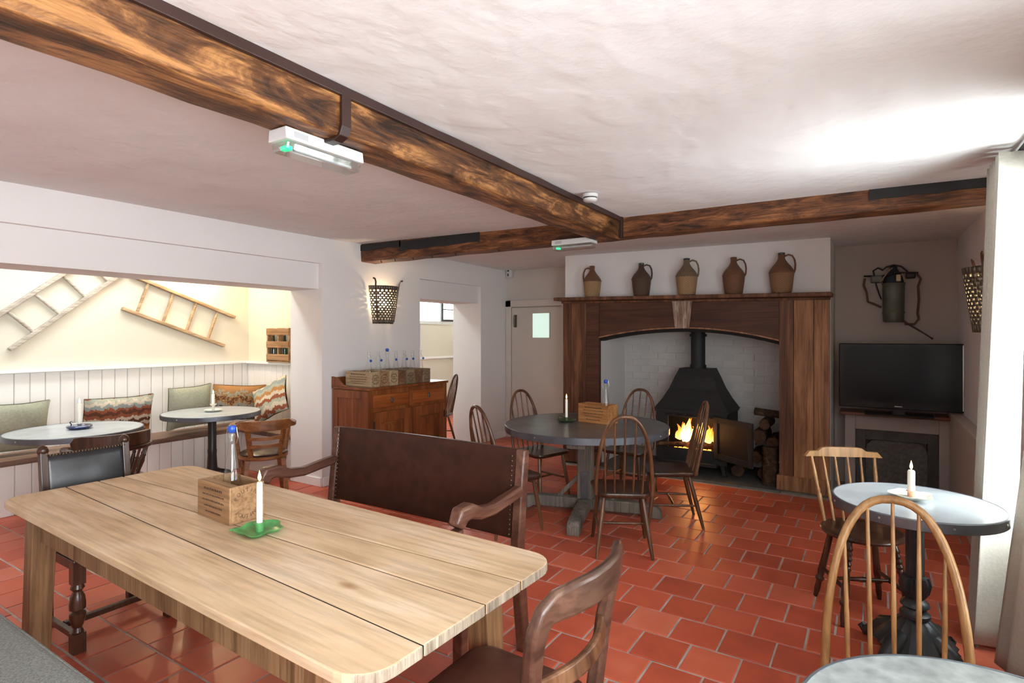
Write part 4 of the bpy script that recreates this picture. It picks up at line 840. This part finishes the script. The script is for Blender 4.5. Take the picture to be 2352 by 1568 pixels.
order = ['end crate on the dresser nearest the wide opening, printed with text lines'.replace('nearest', 'towards'), 'second crate on the dresser counted from the wide-opening end', 'third crate on the dresser counted from the wide-opening end', 'middle crate of the seven on the dresser', 'fifth crate on the dresser counted from the wide-opening end', 'sixth crate on the dresser, last but one', 'seventh crate on the dresser, at the narrow-opening end']
DX, DZ = -4.375, 1.0125
for i in range(7):
    y = 3.975 + .128 * (i + .5)
    c_ = crate('wooden_crate', 'narrow printed wooden ' + order[i], (DX + (0, -.006, .004, -.008, 0, -.005, .003)[i], y, DZ), 0, .37, .119, (.152, .147, .153, .145, .151, .147, .15)[i], mats_[i], 'crates on the dresser', 1 if i == 0 else 0)
    ring_print(c_, .37, .119, .15)
for i, (yy, hg) in enumerate(((4.04, True), (4.185, True), (4.34, False), (4.48, True), (4.61, True), (4.735, True), (4.845, True))):
    y = 3.975 + .128 * (i + .5)
    bottle('clear swing-top bottle standing in the ' + ['end crate with text lines', 'second dresser crate', 'third dresser crate, blue stopper closed on top', 'middle dresser crate', 'fifth dresser crate', 'sixth dresser crate', 'seventh dresser crate'][i], (DX + .09, y, DZ + .0125), R(90 + [-10, 25, 0, -40, 10, -30, 35][i]), hg, 'bottles in the dresser crates')

bx = crate('wooden_crate', 'wooden crate lettered POUTING on the pine table beside the green candlestick', (-2.315, 1.395, .7605), R(-3), .26, .15, .152, 'crate_wood', None, 1, -.045)
arc_text(bx, .26, .15, .152)
bottle('clear bottle with blue stopper in the crate on the pine table', (-2.335, 1.413, .773), .4, False, None)
crate('wooden_crate', 'orange knotty wooden crate on the round dark table', (-2.05, 4.63, .7605), R(-10), .315, .15, .165, 'crate_orange')
bottle('clear bottle with blue stopper in the crate on the round table', (-1.975, 4.63, .773), .2, False, None)

# ================================================================== candles
def candle(label, loc, hc, z0, r=.0115, lit=True):
    t = thing('candle', label, 'candle', (loc[0], loc[1], loc[2] + z0)); MB().lathe([(.001, 0), (r, 0), (r * .98, hc * .96), (r * .75, hc), (.001, hc - .002)], 16).build('wax', 'candle_wax', t, 50)
    MB().tube([(0, 0, hc - .003), (0, 0, hc + .008)], .001, 5).build('wick', 'mark_black', t)
    if lit: MB().lathe([(.0015, hc + .004), (.0055, hc + .012), (.0065, hc + .019), (.004, hc + .031), (.0004, hc + .046)], 12).build('flame', 'candle_flame', t, 60)
    return t
def holder(name, label, loc, m_, prof, hand=None, wav=0, rz=0, extra=None):
    t = thing(name, label, 'candlestick', loc, rz); b = MB(); n = 40
    b.rings([[(rr * (1 + wav * math.sin(5 * 2 * math.pi * a / n) * (rr > .04)) * math.cos(2 * math.pi * a / n), rr * (1 + wav * math.sin(5 * 2 * math.pi * a / n) * (rr > .04)) * math.sin(2 * math.pi * a / n), z + (wav * .03 * math.cos(3 * 2 * math.pi * a / n) * (rr > .06))) for a in range(n)] for rr, z in prof])
    b.build('dish', m_, t, 50, 0)
    MB().lathe([(.016, .006), (.016, .036), (.021, .038), (.021, .041), (.0125, .041), (.0125, .008)], 20).build('socket', extra or m_, t, 40)
    if hand: MB().tube(hand, .0045, 7).build('handle', extra or m_, t, 50)
    return t
dish = [(.001, .0015), (.05, .0015), (.07, .006), (.083, .020), (.086, .021), (.085, .018), (.071, .004 + .006), (.05, .006), (.001, .006)]
loop = [(.07, 0, .016), (.10, 0, .022), (.118, 0, .018), (.112, 0, .004), (.09, 0, .004)]
z = .7602
holder('candlestick', 'chipped green enamel leaf-shaped candlestick on the pine table', (-2.02, 1.335, z), 'green_enamel', dish, [(-.07, -.02, .014), (-.095, -.028, .012), (-.118, -.036, .004)], .10, R(10))
MB_ = candle('tall lit white candle in the green candlestick', (-2.02, 1.335, z), .185, .012)
holder('candlestick', 'dark green candlestick with ring handle on the round table', (-2.306, 4.525, z), 'dark_green_enamel', dish, [(-.06, 0, .012), (-.085, 0, .03), (-.075, 0, .05), (-.045, 0, .042), (-.02, 0, .03)], 0, R(0))
candle('lit white candle in the dark green candlestick on the round table', (-2.306, 4.525, z), .19, .012)
z = .7417
holder('candlestick', 'cobalt blue enamel candlestick in the alcove', (-5.665, 2.075, z), 'blue_enamel', [(.001, .001), (.07, .001), (.09, .012), (.092, .022), (.084, .03), (.06, .03), (.001, .024)], [(-.07, 0, .03), (-.085, 0, .05), (-.07, 0, .062), (-.055, 0, .052)], 0, R(30))
candle('thick cream candle in the blue candlestick', (-5.665, 2.075, z), .19, .02, .016, True)
holder('candlestick', 'white enamel candlestick on the alcove corner table', (-5.775, 3.29, z), 'white_enamel', dish, None, 0)
MB().lathe([(.018, .04), (.012, .055), (.03, .072), (.034, .076), (.016, .078)], 20).build('drip_pan', 'white_enamel', [o for o in C.objects if o.get('label') == 'white enamel candlestick on the alcove corner table'][0], 50)
candle('short white candle in the white alcove candlestick', (-5.775, 3.29, z), .10, .078, .015)
z = .7517
holder('candle_dish', 'pale scalloped china dish with melted red wax on the cafe table', (.155, 3.29, z), 'white_enamel', [(.001, .001), (.04, .001), (.075, .022), (.088, .026), (.086, .023), (.06, .014), (.001, .012)], None, .09, 0.3, 'wax_red')
candle('lit white candle in the scalloped dish', (.155, 3.29, z), .125, .0125, .0155)

# ================================================================== stove, fire and logs
t = thing('wood_stove', 'black iron wood-burning stove with flared hood and flue', 'stove', (-1.685, 6.60, .016))
def sq(hx, y0, y1, z): return [(-hx, y0, z), (hx, y0, z), (hx, y1, z), (-hx, y1, z)]
b = MB(); W2 = .385
b.box(-W2, -W2 + .02, -.30, .25, .12, .66).box(W2 - .02, W2, -.30, .25, .12, .66).box(-W2, W2, .23, .25, .12, .66).box(-W2, W2, -.30, .25, .12, .14).box(-W2, W2, -.30, .25, .64, .66)
b.box(-W2, -.245, -.315, -.30, .12, .66).box(.245, W2, -.315, -.30, .12, .66).box(-.245, .245, -.315, -.30, .615, .66).box(-.245, .245, -.315, -.30, .12, .27)
b.build('body', 'stove_iron', t, None, .004)
MB().box(-W2 - .012, W2 + .012, -.335, .26, .66, .685).build('hood_rim', 'stove_iron', t, None, .003)
b = MB(); b.rings([sq(.415, -.335, .26, .685), sq(.40, -.325, .255, .70), sq(.33, -.27, .23, .80), sq(.265, -.21, .20, .92), sq(.215, -.165, .17, 1.05), sq(.18, -.13, .15, 1.13), sq(.178, -.128, .148, 1.14)]); b.build('hood', 'stove_iron', t, None, .003)
MB().lathe([(.088, 1.14), (.088, 1.18), (.078, 1.18), (.078, 1.50), (.095, 1.50), (.095, 1.53), (.078, 1.53), (.078, 1.62)], 28, Matrix.Translation((0, .01, 0))).build('flue_pipe', 'stove_iron', t, 40)
for sx in (-1, 1):
    for sy in (-.27, .2): MB().strip([(sx * .33, sy, .12), (sx * .345, sy, .03), (sx * .35, sy - .01, 0)], [.05, .035, .05], [.05, .035, .05], (0, 1, 0)).build('leg', 'stove_iron', t, None, .004)
b = MB(); b.box(-.30, .30, -.43, -.31, .115, .13).box(-.30, .30, -.43, -.42, .13, .15); b.build('ash_shelf', 'stove_iron', t, None, .003)
for i in range(5): MB().box(-.28 + i * .12, -.20 + i * .12, -.318, -.3145, .632, .648).build('air_slot', 'soot_black', t)
def door():
    m_ = Matrix.Translation((.255, -.322, 0)) @ Matrix.Rotation(math.atan2(-.59, .81), 4, 'Z'); w_ = .54
    b = MB()
    for q in ((0, .055, -.012, .012, .20, .645), (w_ - .055, w_, -.012, .012, .20, .645), (.055, w_ - .055, -.012, .012, .585, .645), (.055, w_ - .055, -.012, .012, .20, .262)): b.box(*q, m_)
    d_ = b.build('door', 'stove_iron', t, None, .003)
    MB().box(.055, w_ - .055, -.004, .004, .262, .585, m_).build('glass', 'stove_glass', d_)
    MB().tube([tuple(m_ @ Vector(p)) for p in ((w_ - .025, .012, .40), (w_ - .025, .045, .41), (w_ - .025, .045, .47))], .008, 7).build('handle', 'steel_wire', d_, 50)
door()
fr_ = thing('fire', 'bright orange flames burning inside the open stove', 'fire', (-1.685, 6.50, .016))
rnd = random.Random(3)
for i in range(13):
    x = -.19 + .38 * (i / 12) + rnd.uniform(-.015, .015); y = rnd.uniform(-.10, .10); hh = rnd.uniform(.14, .245) * (1.12 if i in (3, 4, 5, 10) else .95); r0 = rnd.uniform(.036, .058)
    pts = [(x + rnd.uniform(-.02, .02) * k + .02 * math.sin(k * 4 + i), y + rnd.uniform(-.01, .01), (.33 + hh * k)) for k in (0, .2, .4, .6, .8, 1)]
    MB().tube(pts, [r0 * .7, r0, r0 * .85, r0 * .55, r0 * .28, .002], 8).build('flame', 'fire_core' if i in (2, 4, 5, 9) else 'fire_flame', fr_, 60)
for i in range(9): MB().box(-.2 + .045 * i, -.17 + .045 * i, -.14, -.12 + .02 * (i % 3), .22 + .01 * (i % 2), .26).build('ember', 'ember', fr_)
pl = bpy.data.lights.new('fire_glow', 'POINT'); pl.energy = 7; pl.color = (1.0, .42, .12); pl.shadow_soft_size = .08
po = bpy.data.objects.new('fire_glow', pl); C.objects.link(po); po.parent = fr_; po.location = (.05, -.10, .42)
def log(label, p0, p1, r, group=None):
    t = thing('log', label, 'log', ((p0[0] + p1[0]) / 2, (p0[1] + p1[1]) / 2, min(p0[2], p1[2]) - 0), 0, group); c_ = Vector(t.location)
    a, b_ = Vector(p0) - c_, Vector(p1) - c_; n = 12; rr = random.Random(int(r * 9999 + p0[0] * 100))
    d_ = (b_ - a).normalized(); u = d_.orthogonal().normalized(); v = d_.cross(u); prof = [1 + rr.uniform(-.12, .12) for _ in range(n)]
    b = MB(); b.rings([[p + (u * math.cos(2 * math.pi * q / n) + v * math.sin(2 * math.pi * q / n)) * r * prof[q] for q in range(n)] for p in (a, a.lerp(b_, .5), b_)], False); b.build('bark', 'log_bark', t, 60)
    for p, sgn in ((a, -1), (b_, 1)):
        b = MB(); vs = [p + (u * math.cos(2 * math.pi * q / n) + v * math.sin(2 * math.pi * q / n)) * r * prof[q] * .995 for q in range(n)]; b.add(vs, [tuple(range(n))]); b.build('cut_end', 'log_end', t)
    return t
GL = 'logs stacked beside the stove'
log('burning log across the stove fire', (-1.80, 6.47, .29), (-1.50, 6.58, .285), .034); log('split log poking out of the open stove', (-2.02, 6.12, .335), (-1.76, 6.36, .325), .022)
log('charred log low at the back of the stove fire', (-1.86, 6.68, .225), (-1.48, 6.68, .225), .045)
for lab, x, y, zz, r_ in (('thick round log at the top middle of the fireside stack', -1.0, 6.5, .475, .075), ('log under the fireside stack on the hearth', -.93, 6.48, .10, .08), ('log on the hearth tucked beneath the stove door', -1.22, 6.55, .085, .065),
                          ('log in the second row of the fireside stack', -1.04, 6.52, .25, .065), ('log leaning against the fireplace post in the stack', -.86, 6.52, .28, .068), ('log in the upper part of the stack against the post', -.865, 6.5, .42, .062), ('topmost log but one on the fireside stack', -.95, 6.52, .605, .054), ('small pale log third row of the stack', -1.10, 6.5, .37, .045)):
    log(lab, (x, y - .15, zz), (x, y + .26, zz), r_, GL)
log('crooked branch lying on top of the fireside stack', (-1.05, 6.42, .73), (-.82, 6.5, .70), .04, GL)
log('upright log standing at the fireplace post', (-.875, 6.235, .02), (-.875, 6.25, .40), .075)

# ================================================================== demijohns on the mantel
def mz(x): return 1.9845 - (x + 3.215) * .01724
def demijohn(label, x, k, lo, hi, hs, cap=None, y=6.085, group='wicker demijohns on the mantel shelf'):
    t = thing('demijohn', label, 'demijohn', (x, y, mz(x) + .001), R(hs), group)
    S = lambda p: [(a * k, z * k) for a, z in p]
    MB().lathe(S([(.001, 0), (.083, 0), (.09, .01), (.10, .08), (.108, .15), (.112, .19)]), 32).build('basket', lo, t, 50)
    MB().lathe(S([(.112, .19), (.116, .197), (.112, .206), (.104, .225), (.085, .255), (.06, .285), (.04, .315), (.031, .335), (.03, .365), (.034, .37)]), 32).build('woven_shoulder', hi, t, 50)
    MB().lathe(S([(.028, .365), (.031, .375), (.033, .388), (.024, .392), (.001, .39)]), 16).build('mouth', cap or hi, t, 50)
    MB().tube([tuple(c * k for c in p) for p in ((.03, 0, .355), (.06, 0, .368), (.095, 0, .355), (.115, 0, .315), (.122, 0, .265), (.118, 0, .215), (.108, 0, .19))], .0085, 7).build('handle', hi, t, 50)
    return t
demijohn('demijohn with tan basket and handle turned to the door side', -2.764, .93, 'wicker_tan', 'wicker_brown', 180)
demijohn('darkest wicker demijohn, second on the mantel from the door side', -2.169, .94, 'wicker_dark', 'wicker_dark', 15, 'dark_green_enamel')
demijohn('pale tan wicker demijohn standing above the keystone', -1.67, 1.0, 'wicker_tan', 'wicker_olive', 8, 'mark_black')
demijohn('red-brown wicker demijohn between the pale one and the end one', -1.195, .96, 'wicker_brown', 'wicker_brown', 10)
demijohn('tall brown wicker demijohn at the television end of the mantel', -.751, 1.01, 'wicker_mid', 'wicker_brown', -5, 'black_paint')

# ================================================================== television, console, sprayer
t = thing('television', 'large black flat-screen television on the small fire surround', 'television', (.205, 6.47, .778), R(-1.2))
MB().box(-.485, .485, -.03, .03, .055, .675).build('bezel', 'tv_black', t, None, .008)
MB().box(-.445, .445, -.033, -.029, .12, .645).build('screen', 'tv_screen', t)
MB().box(-.03, .03, -.0335, -.0305, .078, .086).build('logo', 'tv_logo', t)
MB().box(.474, .4865, -.031, .0, .07, .665).build('side_trim', 'steel_wire', t, None, .004)
MB().box(-.05, .05, -.02, .02, .012, .06).build('neck', 'tv_black', t); MB().box(-.27, .27, -.12, .12, 0, .014).build('base', 'tv_black', t, None, .006)
t = thing('small_fire_surround', 'small grey painted fire surround with wooden top under the television', 'fire surround', (.19, 6.70, 0))
MB().box(-.47, .465, -.19, .14, .745, .775).build('top_shelf', 'console_top', t, None, .005)
MB().box(-.425, -.335, -.10, .13, 0, .745).build('pilaster', 'console_paint', t, None, .004); MB().box(.335, .425, -.10, .13, 0, .745).build('pilaster', 'console_paint', t, None, .004)
MB().box(-.335, .335, -.095, .13, .60, .745).build('frieze', 'console_paint', t, None, .004)
b = MB(); b.box(-.335, -.25, -.06, .1, 0, .60).box(.25, .335, -.06, .1, 0, .60).box(-.25, .25, -.06, .1, .50, .60); b.build('slate_slip', 'slate', t, None, .003)
b = MB(); pl_ = [(-.25, 0), (.25, 0), (.25, .40)] + [(.25 - .1 + .1 * math.cos(R(a)), .40 + .1 * math.sin(R(a))) for a in (0, 30, 60, 90)] + [(-.15 + .1 * math.cos(R(a)), .40 + .1 * math.sin(R(a))) for a in (90, 120, 150, 180)]
b.prism(pl_, -.04, .03, Matrix.Rotation(R(90), 4, 'X')); b.build('slate_insert', 'slate_insert', t, None, .003)
t = thing('knapsack_sprayer', 'old green metal knapsack sprayer with straps and hoses hung on the wall', 'sprayer', (.175, 6.80, 1.66))
b = MB(); n = 28
b.rings([[(rr * math.cos(2 * math.pi * a / n), .5 * rr * math.sin(2 * math.pi * a / n) - .02, zz) for a in range(n)] for rr, zz in ((.075, .0), (.088, .012), (.09, .085), (.096, .092), (.096, .10), (.09, .107), (.093, .37), (.099, .378), (.099, .388), (.09, .392))]); b.build('tank', 'tank_green', t, 40)
b = MB(); b.rings([[(rr * math.cos(2 * math.pi * a / n), .5 * rr * math.sin(2 * math.pi * a / n) - .02, zz) for a in range(n)] for rr, zz in ((.088, .39), (.075, .45), (.05, .50), (.03, .53), (.034, .545), (.02, .56))]); b.build('dome', 'navy_metal', t, 40)
MB().box(.02, .06, -.08, -.05, .40, .47).build('plate', 'brass_pale', t, None, .006)
MB().tube([(-.25, -.03, .47), (-.10, -.04, .46), (.02, -.06, .49), (.20, -.03, .48)], .009, 8).build('pump_rod', 'hose_black', t, 50)
b = MB(); b.tube([(-.16, -.03, .46), (-.17, -.03, .52), (-.13, -.035, .545), (-.09, -.04, .52), (-.06, -.045, .55), (0, -.05, .565), (.06, -.04, .55), (.11, -.04, .50), (.13, -.03, .46)], .008, 7); b.build('hose', 'hose_black', t, 50)
b = MB(); b.tube([(-.15, -.03, .47), (-.145, -.035, .38), (-.12, -.04, .29), (-.10, -.04, .23)], .007, 7); b.build('hose', 'hose_black', t, 50)
MB().tube([(-.11, -.06, .40), (-.06, -.07, .48), (-.01, -.07, .54)], .007, 6).build('lever', 'brass_pale', t, 50)
b = MB(); b.strip([(-.24, -.02, .45), (-.25, -.02, .38), (-.225, -.02, .30), (-.215, -.025, .21), (-.17, -.025, .19), (-.10, -.03, .15)], .022, .006, (0, -1, .01)); b.build('strap', 'strap_brown', t, 50)
b = MB(); b.strip([(.19, -.02, .47), (.22, -.02, .42), (.20, -.02, .35), (.205, -.02, .22), (.195, -.02, .08), (.205, -.02, .03), (.17, -.02, -.02), (.09, -.03, -.02)], .022, .006, (0, -1, .01)); b.build('strap', 'strap_brown', t, 50)
b = MB(); b.box(-.19, -.09, -.05, .04, .40, .47); b.build('bracket', 'tank_green', t, None, .01); b = MB(); b.box(.10, .18, -.045, .04, .43, .48); b.build('bracket', 'hose_black', t, None, .01)
MB().tube([(.065, -.03, .02), (.11, -.03, -.01), (.29, -.03, -.145), (.315, -.03, -.165)], [.014, .010, .006, .010], 8).build('lance', 'rust', t, 50)

# ================================================================== basket wall lamps
def basket_lamp(label, loc, rz, power, k=1.0):
    """half of a slotted metal bucket fixed to the wall; local +Y points into the room"""
    t = thing('basket_wall_lamp', label, 'wall lamp', loc, rz, 'slotted bucket wall lamps'); Hh = .42
    rad = lambda z: (.135 + .062 * z / Hh) * k
    def P(a, z): return (rad(z) * math.cos(a), rad(z) * .92 * math.sin(a) + .012, z)
    def band(b, a0, a1, z0, z1, n):
        for i in range(n):
            p, q = a0 + (a1 - a0) * i / n, a0 + (a1 - a0) * (i + 1) / n; b.add([P(p, z0), P(q, z0), P(q, z1), P(p, z1)], [(0, 1, 2, 3)])
    b = MB(); band(b, 0, math.pi, .0, .045, 20); band(b, 0, math.pi, .375, .42, 20); rows = 13; dz = .33 / rows
    for r_ in range(rows):
        z0 = .045 + r_ * dz
        if r_: band(b, 0, math.pi, z0 - .0065, z0 + .0065, 20)
        for c_ in range(13):
            a = math.pi * (c_ + (.5 if r_ % 2 else 0)) / 12.5
            if a > math.pi: continue
            band(b, max(0, a - .06), min(math.pi, a + .06), z0, z0 + dz, 1)
    b.build('slotted_bucket', 'lamp_metal', t, 60, 0, .003)
    for s_, a in ((1, R(28)), (-1, R(152))):
        p = [P(a, .02), P(a, .2), P(a, .42)]; p = [(x * 1.03, y + .008, z_) for x, y, z_ in p]; x, y, z_ = p[-1]
        MB().strip(p + [(x * 1.02, y + .005, .46), (x * 1.12, y + .01, .49), (x * 1.28, y + .012, .495)], .018, .006, (math.cos(a), math.sin(a), .1)).build('handle_strap', 'rust', t, 50)
    MB().lathe([(.001, .14), (.016, .14), (.016, .19), (.001, .19)], 12, Matrix.Translation((0, .06, 0))).build('lamp_holder', 'white_plastic', t)
    MB().ball((0, .06, .215), .026, 10).build('bulb', 'bulb', t, 60)
    l = bpy.data.lights.new('lamp_glow', 'POINT'); l.energy = power; l.color = (1.0, .72, .42); l.shadow_soft_size = .022
    lo = bpy.data.objects.new('lamp_glow', l); C.objects.link(lo); lo.parent = t; lo.location = (0, .075, .26)
    return t
basket_lamp('half-bucket slotted metal wall lamp glowing above the dresser', (-4.689, 4.60, 1.66), rotz((1, 0)), 3.5)
basket_lamp('half-bucket slotted metal wall lamp in the dim television corner', (.689, 4.74, 1.55), rotz((-1, 0)), 1.6)
t = thing('globe_wall_lamp', 'warm round wall light high on the cream alcove wall above the ladders', 'wall lamp', (-6.599, 3.5, 2.36))
MB().lathe([(.001, 0), (.05, 0), (.05, .012), (.02, .02), (.001, .02)], 20, Matrix.Rotation(R(90), 4, 'Y')).build('wall_plate', 'lamp_metal', t, 40)
MB().tube([(.015, 0, 0), (.08, 0, 0), (.11, 0, .02)], .008, 8).build('arm', 'lamp_metal', t, 50)
MB().ball((.13, 0, .03), .03, 10).build('bulb', 'bulb', t, 60)
_l = bpy.data.lights.new('lamp_glow', 'POINT'); _l.energy = 20; _l.color = (1.0, .70, .38); _l.shadow_soft_size = .03
_o = bpy.data.objects.new('lamp_glow', _l); C.objects.link(_o); _o.parent = t; _o.location = (.17, 0, -.02)

# ================================================================== ladders, cushions, bottle crate
def ladder(label, rails, rungs, m_):
    c0 = Vector(rails[0][0]); t = thing('ladder', label, 'ladder', (-6.57, rails[0][0][0], rails[0][0][1]))
    g = lambda p, x=0: (x, p[0] - c0[0], p[1] - c0[1])
    for a, b_ in rails: MB().beam(g(a), g(b_), .035, .055, (1, 0, 0)).build('rail', m_, t, None, .006)
    for a, b_ in rungs: MB().tube([g(a), g(b_)], .016, 8).build('rung', m_, t, 50)
ladder('weathered grey wooden ladder hung aslant on the alcove wall', [((1.87, 1.40), (2.95, 2.32)), ((1.52, 1.475), (2.55, 2.36))], [((1.86, 1.745), (2.05, 1.555)), ((2.05, 1.92), (2.25, 1.73)), ((2.265, 2.11), (2.455, 1.91)), ((2.46, 2.27), (2.66, 2.075))], 'ladder_grey')
ladder('short tan wooden ladder sloping down along the alcove wall', [((2.78, 1.81), (3.875, 1.405)), ((2.86, 2.165), (4.01, 1.75))], [((2.92, 1.77), (3.035, 2.095)), ((3.18, 1.67), (3.29, 2.0)), ((3.435, 1.58), (3.545, 1.91)), ((3.68, 1.49), (3.795, 1.815))], 'ladder_tan')
def cushion(label, loc, rz, tilt, w_, h_, th, m_, roll=0, n=14):
    b = MB()
    for s in (-1, 1):
        def fn(u, v, s=s):
            U, V = 2 * u - 1, 2 * v - 1; e = (1 - abs(U) ** 3) * (1 - abs(V) ** 3)
            px = 1 - .05 * (1 - abs(V) ** 2) * abs(U) ** 4; pz = 1 - .07 * (1 - abs(U) ** 2) * abs(V) ** 4
            return (U * w_ / 2 * px, s * th / 2 * max(0.02, e) ** .5 + .006 * math.sin(5 * U + 3 * V), V * h_ / 2 * pz + h_ / 2)
        b.grid(n, n, fn)
    o = b.build('cushion', m_, None, 70); o.location = loc; o.rotation_euler = (R(tilt), R(roll), rz)
    bmx = bmesh.new(); bmx.from_mesh(o.data); bmesh.ops.remove_doubles(bmx, verts=bmx.verts, dist=.004); bmesh.ops.recalc_face_normals(bmx, faces=bmx.faces); bmx.to_mesh(o.data); bmx.free()
    return tag(o, label, 'cushion', 'cushions along the alcove bench')
bz = .48
cushion('plain sage cushion behind the blue candlestick table', (-6.40, 1.80, bz + .02), R(90), 14, .56, .46, .13, 'sage_fabric')
cushion('rust patterned kilim cushion beside the blue candlestick', (-6.40, 2.65, bz + .02), R(90), 14, .62, .44, .13, 'kilim_rust')
cushion('plain sage cushion behind the alcove corner table', (-6.41, 3.37, bz + .03), R(88), 12, .46, .48, .13, 'sage_fabric', -3)
cushion('green and brown patterned cushion slumped in the bench corner', (-6.38, 3.90, bz + .04), R(72), 15, .58, .45, .14, 'kilim_floral', 4)
cushion('pale patterned cushion leaning on the return wall of the alcove', (-5.72, 3.93, bz + .125), R(8), -16, .55, .42, .14, 'kilim_pale', -24)
t = thing('bottle_crate', 'old slatted wooden crate of green bottles on the alcove ledge', 'crate', (-5.87, 4.155, 1.2155))
for zz in (.02, .17, .32): MB().box(-.21, .21, -.052, -.042, zz, zz + .075).build('slat', 'crate_wood', t, None, .003)
for x in (-.2, 0.0, .2): MB().box(x - .012, x + .012, -.042, .05, 0, .40).build('upright', 'crate_wood', t, None, .003)
MB().box(-.21, .21, -.05, .05, 0, .014).build('base', 'crate_wood', t)
for i in range(3):
    q = thing('green_bottle', 'green glass bottle standing in the slatted alcove crate', 'bottle', (-5.87 + (-.145, -.062, .065)[i], 4.16, 1.23), 0, 'green bottles in the alcove crate')
    MB().lathe([(.001, 0), (.034, 0), (.036, .01), (.036, .17), (.03, .20), (.014, .25), (.013, .30), (.001, .302)], 16).build('body', 'green_glass', q, 50)
    MB().lathe([(.0125, .30), (.0125, .312), (.001, .313)], 10).build('cork', 'crate_wood', q)

# ================================================================== curtains
def curtain(label, fn, nu=60, nv=24, m_='linen'):
    t = thing('curtain', label, 'curtain', fn(.5, 0)[:2] + (0.0,)); c0 = Vector(t.location)
    b = MB(); b.grid(nu, nv, lambda u, v: tuple(Vector(fn(u, v)) - c0)); b.build('fabric', m_, t, 70, 0, .004); return t
def c1(u, v):
    z = .03 + 2.375 * v; y = 3.86 - .33 * u
    am = .055 + .02 * (1 - v); xc = .565 - .055 * (1 - v) - .02 * (1 - v) ** 2
    return (xc - am * math.cos(u * 2 * math.pi * 4.0), y - .10 * (1 - v) * (1 - u), z)
t = curtain('bright linen curtain gathered below the end of the cross beam', c1)
def c2(u, v):
    z = .03 + 2.375 * v
    ye = 3.38 - .66 * min(v, .45) - .35 * max(0, v - .45); y0 = 2.35 - .25 * v
    xe = .472 + .125 * min(v, .6) + .1 * max(0, v - .6)
    return (min(.68, xe + (.13 - .07 * v) * min(1, u * 2.5) + .045 * math.sin(u * 2 * math.pi * 5.5) * min(1, u * 4)), ye + (y0 - ye) * u, z)
curtain('shaded linen curtain touching the edge of the cafe table', c2)
t = thing('curtain_rail', 'dark iron curtain rail above the window', 'curtain rail', (.60, 2.8, 2.405))
MB().tube([(0, -1.1, 0.012), (0, 1.08, 0.012)], .011, 10).build('pole', 'cast_iron', t, 50)
for y in (-1.1, 1.08): MB().ball((0, y, .012), .022, 8).build('finial', 'cast_iron', t, 60)
for y in (-.9, .2, 1.0): MB().tube([(0, y, .012), (.09, y, .012)], .008, 8).build('bracket', 'cast_iron', t, 50)
